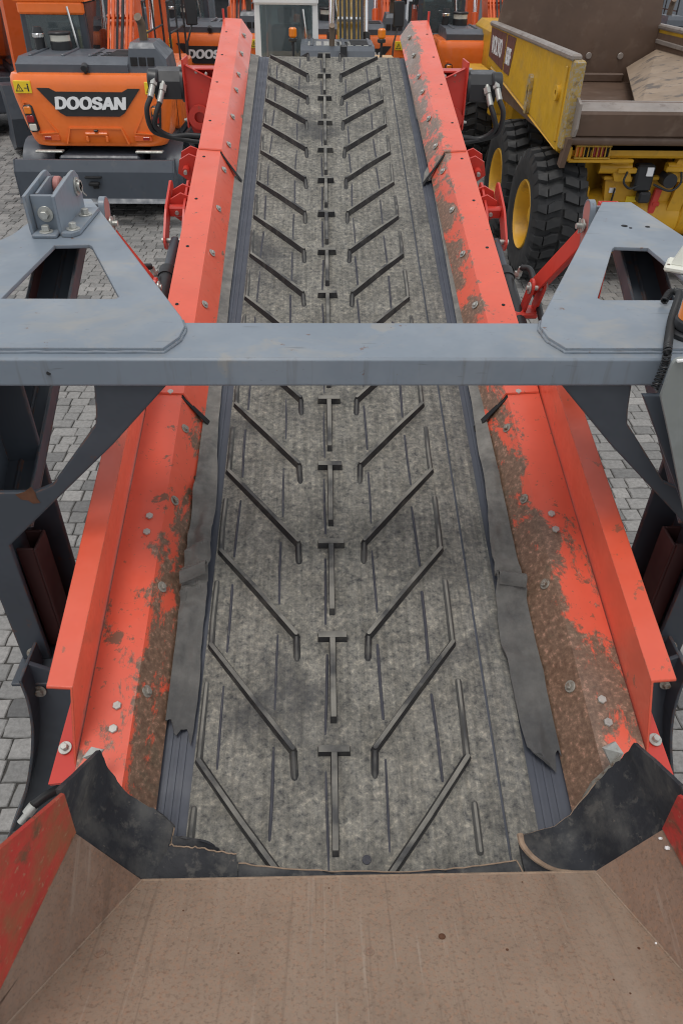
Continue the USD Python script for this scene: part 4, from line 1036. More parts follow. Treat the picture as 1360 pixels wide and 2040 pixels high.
def ridge(path, w, h, taper=0.004):
    """A raised rubber bar along a path in (u, s): joined hulls with sloping sides."""
    ms = []
    hs = np.broadcast_to(h, len(path))
    for (a, b), (ha, hb) in zip(zip(path, path[1:]), zip(hs, hs[1:])):
        pts = []
        for (x, y), hh in ((a, ha), (b, hb)):
            for q in np.linspace(0, 2 * np.pi, 8, endpoint=False):
                pts.append((x + (w / 2 + taper) * math.cos(q), y + (w / 2 + taper) * math.sin(q), -0.002))
                pts.append((x + (w / 2 - taper) * math.cos(q), y + (w / 2 - taper) * math.sin(q), hh))
        ms.append(m3.Manifold.hull_points(np.asarray(pts, np.float32)))
    out = ms[0]
    for m in ms[1:]:
        out = out + m
    return from_manifold(out)


def to_m3(t):
    return m3.Mesh(np.asarray(t.vertices, np.float32), np.asarray(t.faces, np.uint32))


def jit(k):
    return rng.uniform(-k, k)


for i in range(-1, 16):
    s = i * PITCHB
    for sd in (-1, 1):
        if i == -1:
            path, hs = [(sd * 0.40, s + 0.25), (sd * 0.40, s + 0.12)], [0.004, 0.012]
        else:
            path = [(sd * 0.402, s + 0.25), (sd * 0.401, s + 0.10), (sd * 0.398, s), (sd * 0.262, s - 0.172), (sd * 0.121, s - PITCHB + 0.031), (sd * 0.117, s - PITCHB - 0.05)]
            hs = [0.003, 0.007, 0.013, 0.030, 0.030, 0.008]
            if i == 0:
                path, hs = path[:5], hs[:5]
        path = [(x + jit(0.002), y + jit(0.002)) for x, y in path]
        tail = ridge(path[:3] if i >= 0 else path, 0.016, hs[:3], 0.004)
        obj(belt, 'cleat_tail', mapped(tail, WB), 'tail_rubber', 25)
        if i < 0:
            continue
        obj(belt, 'cleat', mapped(ridge(path[2:5], 0.020, [0.020, 0.030, 0.030], 0.0035), WB), 'cleat_rubber', 25)
        if len(path) > 5:
            obj(belt, 'cleat_tail', mapped(ridge([path[4], path[5]], 0.017, [0.022, 0.003], 0.004), WB), 'cleat_rubber', 25)
    if i < 0:
        continue
    obj(belt, 'centre_cleat', mapped(from_manifold(m3.Manifold.hull_points(np.array([(x, y, z) for x, y, z in [(-0.049, s + 0.012, -0.002), (0.049, s + 0.012, -0.002), (-0.049, s + 0.040, -0.002), (0.049, s + 0.040, -0.002), (-0.046, s + 0.0155, 0.029), (0.046, s + 0.0155, 0.029), (-0.046, s + 0.0365, 0.029), (0.046, s + 0.0365, 0.029)]], np.float32)) +
                                                 m3.Manifold.hull_points(np.array([(x, y, z) for x, y, z in [(-0.012, s + 0.03, -0.002), (0.012, s + 0.03, -0.002), (-0.010, s - 0.268, -0.002), (0.010, s - 0.268, -0.002), (-0.0085, s + 0.03, 0.0285), (0.0085, s + 0.03, 0.0285), (-0.008, s - 0.255, 0.025), (0.008, s - 0.255, 0.025)]], np.float32))), WB), 'cleat_rubber', 30)
    for u, a, b in ((-0.346, 0.24, -0.02), (-0.182, 0.04, -0.22), (0.313, 0.205, -0.065), (0.151, 0.0, -0.255), (-0.022, -0.035, -0.30)):
        if s + b < -0.45:
            b = -0.45 - s
        wob = jit(0.004)
        obj(belt, 'rib', mapped(ridge([(u + wob, s + a), (u + jit(0.002), s + (a + b) / 2), (u - wob, s + b)], 0.008, [0.001, 0.0032, 0.001], 0.002), WB), 'rib_rubber', 30)
obj(belt, 'rubber_plug', mapped(from_manifold(m3.Manifold.hull_points(np.array([(0.085 + r * math.cos(q), -0.275 + r * math.sin(q), z) for r, z in ((0.014, -0.002), (0.012, 0.004)) for q in np.linspace(0, 6.28, 12, endpoint=False)], np.float32))), WB), 'rib_rubber')

# head pulley and frame
obj(MC, 'head_pulley', cyl(W(-0.62, S_HEAD, -R_HEAD), W(0.68, S_HEAD, -R_HEAD), R_HEAD - 0.02, 32), 'dark_steel', 40)
fr = []
for sd in (-1, 1):
    fr.append(section([(0.60, -0.04), (0.66, -0.04), (0.66, -0.34), (0.60, -0.34)], sd, -0.6, 5.2, 0.01))
for s in np.arange(0.2, 5.2, 0.9):
    fr.append(bar(W(-0.55, s, -0.25), W(0.68, s, -0.25), 0.08, 0.06))
obj(MC, 'conveyor_frame', cat(fr), 'red_paint')
for s in np.arange(-0.3, 5.2, 0.45):
    obj(MC, 'support_roller', cyl(W(-0.53, s, -0.085), W(0.68, s, -0.085), 0.045, 14), 'dark_steel', 40)

# ---- side boards
LOW = [(0.592, 0.010), (0.668, 0.118), (0.800, 0.124)]


def on_low(side, s, f, off=0.0):
    """Point and normal on the lower face of a side board, f from 0 (bottom) to 1 (fold)."""
    d, v = LOW[0][0] + (LOW[1][0] - LOW[0][0]) * f, LOW[0][1] + (LOW[1][1] - LOW[0][1]) * f
    nd, nv = -0.818, 0.575
    p = W(cen_at(s) + side * (d + nd * off), s, v + nv * off)
    n = W(side * nd, 0, nv) - W(0, 0, 0)
    return p, n / np.linalg.norm(n)


def on_top(side, s, d, off=0.0):
    p = W(cen_at(s) + side * d, s, 0.118 + (d - 0.668) * 0.045 + off)
    n = W(0, 0, 1) - W(0, 0, 0)
    return p, n


def bolt(p, n, r=0.018, h=0.010, washer=True):
    n = n / np.linalg.norm(n)
    ms = []
    z = 0.0
    if washer:
        ms.append(cyl(p, p + n * 0.004, r, 20, ch=0.0008))
        z = 0.004
    hx = cyl(p + n * z, p + n * (z + h), r * (0.56 if washer else 0.9), 6, ch=0.0015)
    ms.append(hx)
    return cat(ms)


def shank_cut(amount):
    return lambda d, v, near: np.where(near, amount * (v - 0.12), 0.0)


BOARDS = {}
for side in (-1, 1):
    lab = 'left' if side < 0 else 'right'
    b1 = obj(MC, 'side_board', section(LOW, side, -0.24, 1.50), 'red_board_worn', label=f'{lab} red conveyor board nearest the feed, paint worn to brown steel')
    up2 = [(d - 0.006, v + 0.008) for d, v in LOW] + [(0.806, -0.16)]
    b2 = obj(MC, 'side_board', section(up2, side, 1.46, 3.57, cut=shank_cut(0.5)), 'red_board', label=f'middle {lab} red conveyor board')
    up3 = [(d - 0.012, v + 0.016) for d, v in LOW] + [(0.801, -0.15)]
    b3 = obj(MC, 'side_board', section(up3, side, 3.55, 5.71, cut=shank_cut(0.87)), 'red_board', label=f'far {lab} red conveyor board at the head pulley')
    for b, ss in ((b1, (0.185, 0.557, 0.93, 1.30)), (b2, (1.70, 2.11, 2.54, 2.97, 3.40)), (b3, (3.70, 4.08, 4.485, 4.742, 5.118, 5.47))):
        for s in ss:
            p, n = on_low(side, s, 0.72, {0: 0.003, 1: 0.0145, 2: 0.025}[(b1, b2, b3).index(b)])
            obj(b, 'bolt', bolt(p, n, 0.019, 0.009), 'old_bolt' if b is b1 else 'galvanised', 30)
    for s in (0.055, 0.125, 0.76, 0.83, 1.475):
        p, n = on_top(side, s, 0.715, 0.003)
        obj(b1, 'bolt', bolt(p, n, 0.015, 0.009, False), 'galvanised', 30)
    for b, ss in ((b2, (2.06, 2.54, 3.003, 3.48)), (b3, (3.93, 4.51, 4.98, 5.42))):
        for s in ss:
            p, n = on_top(side, s, 0.752, 0.0115 if b is b2 else 0.0195)
            obj(b, 'bolt_hole', cyl(p - n * 0.002, p + n * 0.0012, 0.0085, 12), 'void')
    # dark open joint under the near end of each upper board, and the upright rod at the head
    for b, sj, off, k in ((b2, 1.46, 0.006, 0.5), (b3, 3.55, 0.015, 0.87)):
        c = float(cen_at(sj))
        e = lambda d, v, ds: W(c + side * (d - off * 0.8), sj + k * (v - 0.12) + ds, v + off)
        obj(b, 'joint_gap', quad(e(0.545, -0.012, -0.020), e(0.672, 0.116, -0.012), e(0.672, 0.116, 0.006), e(0.545, -0.012, 0.014), 0.003), 'void')
        obj(b, 'lap_corner', quad(e(0.592, 0.006, 0.0), e(0.592, 0.006, 0.17), e(0.565, -0.006, 0.12), e(0.548, -0.008, 0.012), 0.005), 'skirt_rubber')
    hp = W(cen_at(5.7) + side * 0.79, 5.69, 0.13)
    obj(b3, 'marker_rod', cyl(hp - [0, 0, 0.10], hp + [0, 0, 0.075], 0.009, 10), 'red_paint', 40)
    # upstanding rail with outward lip along the feed end
    rail = obj(MC, 'side_rail', section([(0.816, 0.045), (0.790, 0.313), (0.856, 0.317)], side, 0.095, 1.64, 0.007, cut=lambda d, v, near: np.where(near, -0.62 * (0.315 - v), 0.0)), 'red_rail', label=f'{lab} upright red rail with outward lip')
    tab = W(*np.moveaxis(np.array([(cen_at(0) + side * dd, ss, vv) for dd, ss, vv in [(0.805, -0.085, 0.105), (0.880, -0.085, 0.085), (0.868, 0.16, 0.085), (0.822, 0.16, 0.10)]]), -1, 0))
    tb = obj(rail, 'mounting_tab', quad(*tab, 0.012), 'red_paint')
    obj(rail, 'bolt', bolt(W(cen_at(0) + side * 0.850, 0.012, 0.098), W(0, 0, 1) - W(0, 0, 0), 0.019, 0.014), 'galvanised', 30)
    # rubber skirt sheets between board and belt
    nS = 260
    ss = np.linspace(0.11 if side < 0 else 0.0, 5.36, nS)
    G = []
    for s in ss:
        c = float(cen_at(s))
        if side < 0:
            e = np.interp(s, [0.1, 0.48, 1.0, 1.44, 2.3, 5.4], [-0.428, -0.424, -0.432, -0.462, -0.482, -0.492])
        else:
            e = np.interp(s, [0.0, 0.04, 0.36, 0.6, 1.0, 1.5, 3.5, 5.4], [0.632, 0.574, 0.558, 0.572, 0.598, 0.612, 0.632, 0.60])
        o = c + side * 0.590
        if s > 4.3:
            e = e if side < 0 else 0.612
        G.append([(o + (e - o) * k, s, 0.016 * (1 - k) ** 1.6 + 0.008) for k in np.linspace(0, 1, 15)])
    G = np.array(G)
    near = np.clip((1.7 - G[..., 1]) / 0.8, 0.02, 1.0)
    q = G * [9, 4.5, 0] + 11 * side
    G[..., 2] += near * (0.085 * np.maximum(meshkit.fbm(q + 5, 3) - 0.40, 0) + 0.010 * meshkit.fbm(q * 4, 3)) * (0.25 + np.sin(np.linspace(0.25, 2.6, 15)))[None, :]
    G[..., 0] += near * 0.022 * (meshkit.fbm(G * [0, 7, 0] + 2.2, 3) - 0.5) * np.linspace(0, 1, 15)[None, :]
    if side < 0:       # crumpled torn stretch
        for s0, a, wd in ((0.64, 0.075, 0.026), (0.735, 0.055, 0.020), (0.575, 0.045, 0.016), (0.82, 0.03, 0.03), (0.50, 0.02, 0.02)):
            G[..., 2] += a * np.exp(-((G[..., 1] - s0 - 0.4 * (G[..., 0] + 0.48)) / wd) ** 2) * np.linspace(0.75, 1.0, 15)[None, :] * np.linspace(1, 0.55, 15)[None, :]
        G[..., 2] += 0.03 * np.exp(-((G[..., 1] - 1.02) / 0.05) ** 2) * np.linspace(1, 0, 15)[None, :]
    else:
        for s0, a, wd in ((0.60, 0.070, 0.020), (0.68, 0.03, 0.03), (0.30, 0.022, 0.04)):
            G[..., 2] += a * np.exp(-((G[..., 1] - s0 + 0.5 * (G[..., 0] - 0.6)) / wd) ** 2) * np.linspace(0.5, 1.0, 15)[None, :]
    G[..., 1] -= (0.045 * np.linspace(0, 1, 15)[None, :] + 0.05 * (meshkit.noise(np.stack([np.linspace(0, 5, 15), np.full(15, 3.0 + side), np.zeros(15)], 1)) - 0.5)[None, :]) * np.clip(1 - (G[..., 1] - G[0, 0, 1]) / 0.3, 0, 1)
    obj(MC, 'rubber_skirt', patch(W(G[..., 0], G[..., 1], np.maximum(G[..., 2], 0.006)), 0.005), 'skirt_rubber', 35, label=f'dusty crumpled rubber skirt along the {lab} board')
# dark torn openings in the skirts
obj(MC, 'skirt_flap', patch(W(*np.moveaxis(np.array([[(-0.515 + 0.085 * k, 0.585 + 0.035 * k + 0.05 * j, 0.065 + 0.035 * math.sin(math.pi * j) + 0.012 * k) for j in np.linspace(0, 1, 7)] for k in np.linspace(0, 1, 6)]), -1, 0)), 0.005), 'skirt_rubber', 35, label='curled torn flap of the left rubber skirt')
obj(MC, 'skirt_flap', patch(W(*np.moveaxis(np.array([[(0.575 + 0.085 * k, 0.585 - 0.03 * k + 0.055 * j, 0.050 + 0.036 * math.sin(math.pi * j) + 0.02 * k) for j in np.linspace(0, 1, 7)] for k in np.linspace(0, 1, 6)]), -1, 0)), 0.005), 'skirt_rubber', 35, label='curled torn flap of the right rubber skirt')

# ---- motors at the head
for side in (-1, 1):
    X = lambda x: 0.012 + side * x
    lab = 'left' if side < 0 else 'right'
    br = obj(MC, 'motor_bracket', cat([plate_xz([(X(0.80), 2.44), (X(0.80), 2.80), (X(0.995), 2.90), (X(1.022), 2.90), (X(1.005), 2.50), (X(0.98), 2.44)], 6.03, 6.045), box(X(0.80), X(1.0), 6.046, 6.19, 2.865, 2.877, 0.002), box(X(1.012), X(1.024), 5.99, 6.25, 2.50, 2.935, 0.003), box(X(0.80), X(1.01), 6.18, 6.195, 2.44, 2.864, 0.002), bar((X(0.80), 6.025, 2.805), (X(1.0), 6.025, 2.895), 0.03, 0.008)]), 'red_paint')
    for dz, yy in ((2.89, 6.02), (2.55, 6.02), (2.82, 6.2)):
        obj(br, 'bolt', bolt(np.array([X(1.025), yy, dz]), np.array([side * 1.0, 0, 0]), 0.018, 0.02), 'galvanised', 30)
    for dx in (0.86, 0.93):
        obj(br, 'bolt', bolt(np.array([X(dx), 6.029, 2.855 if dx > 0.9 else 2.845]), np.array([0, -1.0, 0]), 0.011, 0.008), 'galvanised', 30)
    obj(br, 'lifting_ring', lathe([(0.038, -0.012), (0.082, -0.012), (0.082, 0.012), (0.038, 0.012)], 'y', 26, (X(0.93), 6.0, 2.57)), 'red_paint', 40)
    mo = obj(MC, 'drive_motor', cat([hull([(X(a), b, c) for a in (1.045, 1.235) for b, c in ((5.98, 2.70), (5.98, 2.80), (6.02, 2.86), (6.18, 2.87), (6.2, 2.70), (6.0, 2.685))]), cyl((X(1.026), 6.09, 2.77), (X(1.046), 6.09, 2.77), 0.115, 22), cyl((X(1.2), 6.03, 2.80), (X(1.275), 6.03, 2.80), 0.075, 20, ch=0.01), box(X(1.225), X(1.262), 6.15, 6.2, 2.82, 2.86), box(X(1.225), X(1.262), 5.985, 6.02, 2.72, 2.75)]), 'black_plastic', 30, label=f'black hydraulic motor on the {lab} of the conveyor head')
    for k, (dx, dz) in enumerate(((1.165, 2.765), (1.225, 2.80))):
        p0 = np.array([X(dx), 5.97, dz])
        p1 = p0 + [side * 0.03, -0.06, -0.09]
        obj(mo, 'hose_fitting', cat([cyl(p0 + [0, 0.03, 0.03], p1, 0.021, 14, ch=0.003), cyl(p0 + [0, 0.012, 0.012], p0 + [side * 0.008, -0.012, -0.02], 0.027, 6)]), 'galvanised', 30)
        q = spline([p1, p1 + [side * 0.03, -0.03, -0.07], p1 + [side * (0.045 - 0.02 * k), -0.02, -0.15 - 0.03 * k], p1 + [-side * (0.05 - 0.02 * k), 0.0, -0.215 - 0.02 * k], (X(1.0), 5.9, 2.47 - 0.035 * k), (X(0.80), 5.85, 2.465 - 0.035 * k), (X(0.70), 5.8, 2.46 - 0.035 * k)], 7)
        obj(mo, 'hydraulic_hose', tube(q, 0.0185, 12), 'hose', 40)

# ---- folding brackets and cylinders along the boards
for side in (-1, 1):
    lab = 'left' if side < 0 else 'right'
    for s, nm in ((3.66, 0), (3.20, 1)):
        c = float(cen_at(s))
        parts = []
        for ds in (-0.05, 0.05):
            pr_ = [(0.80, 0.06), (0.86, 0.085), (0.92, 0.05), (0.94, -0.03), (0.88, -0.08), (0.80, -0.08)]
            m = extrude(Polygon(pr_), 0.012)
            v = np.array(m.vertices)
            parts.append(mapped(tri(np.stack([c + side * v[:, 0], s + ds + v[:, 2], v[:, 1]], 1), m.faces), W))
        parts.append(cyl(W(c + side * 0.885, s - 0.09, 0.0), W(c + side * 0.885, s + 0.10, 0.0), 0.02, 14))
        hb = obj(MC, 'hinge_bracket', cat(parts), 'red_paint')
        obj(hb, 'hinge_pin', cyl(W(c + side * 0.885, s - 0.11, 0.0), W(c + side * 0.885, s + 0.115, 0.0), 0.011, 12), 'galvanised', 40)
    # long folding arm of red plates with the cylinder rod
    c = float(cen_at(2.6))
    arm = []
    for dd in (0.838, 0.938):
        m = extrude(LineString([(2.93, -0.07), (3.08, 0.0), (3.30, 0.03)]).buffer(0.048, 5), 0.012)
        v = np.array(m.vertices)
        arm.append(mapped(tri(np.stack([c + side * (dd + v[:, 2]), v[:, 0], v[:, 1]], 1), m.faces), W))
    arm.append(mapped(box(c + side * 0.838, c + side * 0.938, 3.10, 3.14, -0.03, 0.03), W))
    lk = obj(MC, 'fold_link', cat(arm), 'red_paint')
    obj(lk, 'link_pin', cat([cyl(W(c + side * 0.825, q, vv), W(c + side * 0.965, q, vv), 0.014, 14) for q, vv in ((2.93, -0.07), (3.16, 0.0))]), 'galvanised', 40)
    a, b_ = W(c + side * 0.893, 2.93, -0.07), W(c + side * 0.925, 1.45, -0.13)
    cyp = obj(MC, 'fold_cylinder', cat([cyl(a + (b_ - a) * 0.20, b_, 0.040, 18, ch=0.006), cyl(a + (b_ - a) * 0.185, a + (b_ - a) * 0.23, 0.046, 18)]), 'black_plastic', 40, label=f'black folding cylinder outside the {lab} board')
    obj(cyp, 'piston_rod', cyl(a, a + (b_ - a) * 0.21, 0.026, 14), 'dark_steel', 40)
    h0 = a + (b_ - a) * 0.25 + [side * 0.048, 0, 0.03]
    obj(cyp, 'hose_fitting', cat([cyl(h0, h0 + [side * 0.012, -0.01, 0.055], 0.014, 12), cyl(h0 + [0, 0, 0.012], h0 + [side * 0.003, 0, 0.028], 0.021, 6)]), 'galvanised', 30)
    obj(cyp, 'hydraulic_hose', tube(spline([h0 + [side * 0.012, -0.01, 0.055], h0 + [side * 0.05, -0.06, 0.055], h0 + [side * 0.055, -0.22, -0.02], h0 + [side * 0.045, -0.7, -0.17], h0 + [side * 0.05, -1.1, -0.3]], 6), 0.016, 10), 'hose', 40)

# ---- feed chute at the bottom of the picture
ZA = 1.756
A_L, A_R = at_y(283, 1755, 0.85), at_y(1179, 1748, 0.85)
A_L[2] = A_R[2] = ZA
E_SL = math.radians(24)
npl = np.array([0, math.sin(E_SL), math.cos(E_SL)])
C_L, C_R = hit(0, 2025, A_L, npl), hit(1360, 1937, A_R, npl)
ext = lambda a, b, k: np.asarray(a) + (np.asarray(b) - np.asarray(a)) * k
F_L, F_R = ext(A_L, C_L, 1.6), ext(A_R, C_R, 2.3)
F_L[1] = F_R[1] = min(F_L[1], F_R[1])
F_L[2] = F_R[2] = ZA + (0.85 - F_L[1]) * math.tan(E_SL)
W_L, W_R = at_y(145, 1657, 0.845), at_y(1325, 1650, 0.845)
T_L, T_R = at_y(121, 1580, 0.83), at_y(1356, 1583, 0.83)
nw = lambda a, b, c: np.cross(np.asarray(b) - a, np.asarray(c) - a)
V_L = hit(0, 1955, W_L, nw(A_L, W_L, F_L))
V_R = hit(1360, 1713, W_R, nw(A_R, W_R, F_R))
V_L, V_R = ext(W_L, V_L, 1.5), ext(W_R, V_R, 3.2)
P_L = ext(T_L, hit(0, 1683, W_L, nw(W_L, T_L, V_L)), 2.2)
P_R = ext(T_R, hit(1360, 1587, W_R, nw(W_R, T_R, V_R)), 30.0) if False else T_R + (P_L - T_L) * [-1, 1, 1]
ch = obj(MC, 'feed_chute', quad(A_L, A_R, F_R, F_L, 0.008, 3), 'chute_tan', label='tan worn steel floor of the feed chute')
obj(ch, 'chute_wing', quad(A_L, W_L, V_L, F_L, 0.008, 3), 'chute_rust')
obj(ch, 'chute_wing', quad(A_R, W_R, V_R, F_R, 0.008, 3), 'chute_rust')
obj(ch, 'chute_wall', quad(W_L, T_L, P_L, V_L, 0.008, 3), 'chute_red', label='left red chute wall worn and stained')
obj(ch, 'chute_wall', quad(W_R, T_R, P_R, V_R, 0.008, 3), 'chute_red', label='right red chute wall worn and stained')
for a, b in ((A_L, F_L), (A_R, F_R)):
    obj(ch, 'weld_seam', tube([a + (b - a) * k + [0, 0, 0.0005] for k in np.linspace(0, 1, 12)], 0.0035, 8), 'chute_tan', 40)
for a, b in ((W_L, V_L), (W_R, V_R)):
    obj(ch, 'weld_seam', tube([a + (b - a) * k for k in np.linspace(0, 1, 12)], 0.005, 8), 'chute_red', 40)
obj(ch, 'chute_edge', tube([A_L - [0.0, 0, 0.002], A_R - [0, 0, 0.002]], 0.004, 8), 'rubber_edge', 40)


def plug(px, py, p0, n, r, name='plug_bolt', m='chute_rust'):
    n = n / np.linalg.norm(n)
    if n @ (EYE - p0) < 0:
        n = -n
    p = hit(px, py, p0, n)
    obj(ch, name, cat([lathe_ring(p, n, r), cyl(p - n * 0.004, p + n * 0.0012, r * 0.62, 16, ch=0.0005)]), m, 40)


def lathe_ring(p, n, r):
    e1, e2, d = frame_of(n)
    a = np.linspace(0, 2 * np.pi, 20, endpoint=False)
    c = np.cos(a)[:, None] * e1 + np.sin(a)[:, None] * e2
    return rings([p + c * r - d * 0.003, p + c * r * 0.98 + d * 0.001, p + c * r * 0.86 + d * 0.0005, p + c * r * 0.82 - d * 0.004])


nWL, nWR, nRL = nw(A_L, W_L, F_L), nw(A_R, W_R, F_R), nw(W_L, T_L, V_L)
plug(200, 1899, A_L, npl, 0.013)
plug(735, 1897, A_L, npl, 0.012)
plug(18, 1728, W_L, nRL, 0.014, m='old_bolt')
for k, (px, py) in enumerate([(880, 1868), (1010, 1893), (1272, 1890), (1222, 1953), (1255, 1980), (365, 1815), (475, 1900), (655, 1770), (1040, 1758)]):
    p = hit(px, py, A_L, npl)
    if k == 0:
        tag(obj(None, 'dirt_clod', xf(trimesh.creation.icosphere(1, 0.007), np.diag([1.2, 1.0, 0.6]), p + npl * 0.002), 'rust_patch', 40), 'small dark clod of dirt lying on the tan chute floor', 'dirt clod')
    else:
        r = 0.0035 if k in (1, 2) else 0.0022
        obj(ch, 'pit', cyl(p - npl * 0.002, p + npl * 0.0006, r, 9), 'rust_patch')
for px, py, r, lb in ((1330, 1691, 0.0055, 'larger white stone chip on the right wing of the chute'), (1316, 1672, 0.004, 'smaller white stone chip just above the larger one on the right chute wing'), (1308, 1881, 0.003, 'tiny pale stone chip on the weld seam at the right of the chute floor')):
    p = hit(px, py, A_R, nWR)
    tag(obj(None, 'stone_chip', xf(trimesh.creation.icosphere(0, r), np.diag([1.4, 1.0, 0.8]), p + np.array([-0.002, 0, 0.003])), 'lettering_white'), lb, 'stone', 'stone chips in the chute')


def ruled(Bp, Tp, m=14, bulge=0.02, t=0.010, rough=0.004, seed=0):
    """A rubber sheet between two edge curves."""
    B, T = spline(Bp, 6), spline(Tp, 6)
    n = 30
    rs = lambda P: np.stack([np.interp(np.linspace(0, 1, n), np.linspace(0, 1, len(P)), P[:, k]) for k in range(3)], 1)
    B, T = rs(B), rs(T)
    k = np.linspace(0, 1, m)[None, :, None]
    G = B[:, None] * (1 - k) + T[:, None] * k
    G[..., 2] -= bulge * np.sin(np.pi * k[..., 0]) * np.clip(np.linspace(-0.05, 2.2, n), 0, 1)[:, None]
    G[..., 2] += rough * (meshkit.fbm(G * 14 + seed, 3) - 0.5) * 2
    e = 0.006 * (meshkit.noise(np.stack([np.arange(n) * 0.9, np.zeros(n) + seed, np.zeros(n)], 1)) - 0.5)
    G[:, -1, 1] += e
    return G


def px_pts(L):
    return [at_y(a, b, y) for a, b, y in L]


BL = px_pts([(121, 1578, 0.835), (145, 1655, 0.852), (214, 1705, 0.855), (283, 1752, 0.856), (318, 1754, 0.857)])
TL = px_pts([(200, 1498, 1.05), (222, 1540, 1.05), (262, 1588, 1.03), (318, 1622, 1.00), (346, 1650, 0.97)])
G1 = ruled(BL, TL, bulge=0.016, seed=1)
rc = obj(MC, 'rubber_curtain', patch(G1 + [0, 0, 0.006], 0.010), 'black_rubber', 35, label='black rubber sheet at the left corner of the chute')
obj(rc, 'frayed_edge', tube(G1[16:, -1] + [0, 0, 0.002], 0.0018, 6), 'rubber_edge', 40)
obj(rc, 'frayed_edge', tube(G1[-1, 2:] + [0.002, 0, 0.002], 0.0018, 6), 'rubber_edge', 40)
BR = px_pts([(1358, 1575, 0.835), (1326, 1648, 0.852), (1250, 1699, 0.855), (1178, 1746, 0.856), (1048, 1749, 0.857)])
TR = px_pts([(1262, 1484, 1.05), (1236, 1512, 1.06), (1182, 1566, 1.04), (1118, 1640, 1.00), (1034, 1668, 0.95)])
G2 = ruled(BR, TR, bulge=0.014, seed=5)
rc = obj(MC, 'rubber_curtain', patch(G2 + [0, 0, 0.006], 0.010), 'black_rubber', 35, label='black rubber sheet at the right corner of the chute')
obj(rc, 'frayed_edge', tube(G2[14:, -1] + [0, 0, 0.003], 0.0022, 6), 'rubber_edge', 40)
fold = spline(px_pts([(1034, 1668, 0.945), (1040, 1690, 0.915), (1066, 1718, 0.885), (1108, 1739, 0.87), (1172, 1744, 0.865)]), 6)
obj(rc, 'frayed_edge', tube(fold + [0, 0, 0.012], np.interp(np.linspace(0, 1, len(fold)), [0, 0.3, 1], [0.009, 0.008, 0.004]), 8), 'rubber_edge', 40)
B3 = px_pts([(300, 1755, 0.856), (390, 1755, 0.856), (474, 1755, 0.856)])
T3 = px_pts([(338, 1684, 0.925), (400, 1690, 0.918), (471, 1703, 0.908)])
G3 = ruled(B3, T3, bulge=-0.004, seed=8)
rc = obj(MC, 'rubber_curtain', patch(G3, 0.010), 'black_rubber', 35, label='short rubber strip under the chute edge, left of the long one')
obj(rc, 'frayed_edge', tube(G3[:, -1] + [0, 0, 0.001], 0.0018, 6), 'rubber_edge', 40)
TT = px_pts([(342, 1660, 0.945), (372, 1664, 0.94), (410, 1672, 0.932), (440, 1690, 0.922), (470, 1700, 0.914)])
obj(rc, 'torn_edge', patch(ruled(px_pts([(338, 1690, 0.916), (400, 1696, 0.910), (470, 1708, 0.900)]), TT, bulge=0.004, seed=3) - [0, 0, 0.016], 0.006), 'black_rubber', 35)
B4 = px_pts([(472, 1755, 0.858), (760, 1752, 0.858), (1044, 1750, 0.858)])
T4 = px_pts([(475, 1720, 0.893), (560, 1731, 0.882), (700, 1738, 0.875), (850, 1735, 0.877), (960, 1725, 0.886), (1026, 1713, 0.898)])
G4 = ruled(B4, T4, bulge=-0.004, seed=9)
rc = obj(MC, 'rubber_curtain', patch(G4, 0.010), 'black_rubber', 35, label='long narrow rubber strip under the chute edge')
obj(rc, 'frayed_edge', tube(G4[:, -1] + [0, 0, 0.001], 0.0018, 6), 'rubber_edge', 40)
obj(rc, 'frayed_edge', tube(G4[-1] + [0.001, 0, 0.001], 0.0018, 6), 'rubber_edge', 40)
for pts in ([(165, 1510, 1.10), (182, 1488, 1.13), (206, 1494, 1.12), (190, 1520, 1.10)], [(1203, 1492, 1.10), (1226, 1478, 1.12), (1242, 1502, 1.10), (1222, 1535, 1.08)]):
    obj(MC, 'clamp_plate', quad(*px_pts(pts), 0.008), 'galvanised')
obj(MC, 'clamp_plate', quad(*px_pts([(1222, 1535, 1.075), (1238, 1505, 1.09), (1178, 1560, 1.07), (1160, 1590, 1.055)]), 0.006), 'old_bolt')
obj(MC, 'hydraulic_hose', tube(spline(px_pts([(175, 1560, 1.45), (130, 1568, 1.42), (95, 1585, 1.38), (66, 1606, 1.34)]), 8), 0.017, 12), 'hose', 40)
a, b = px_pts([(68, 1604, 1.345), (40, 1640, 1.30)])
obj(MC, 'hose_fitting', cat([cyl(a, a + (b - a) * 0.5, 0.019, 14), cyl(a + (b - a) * 0.5, b, 0.012, 12)]), 'galvanised', 40)

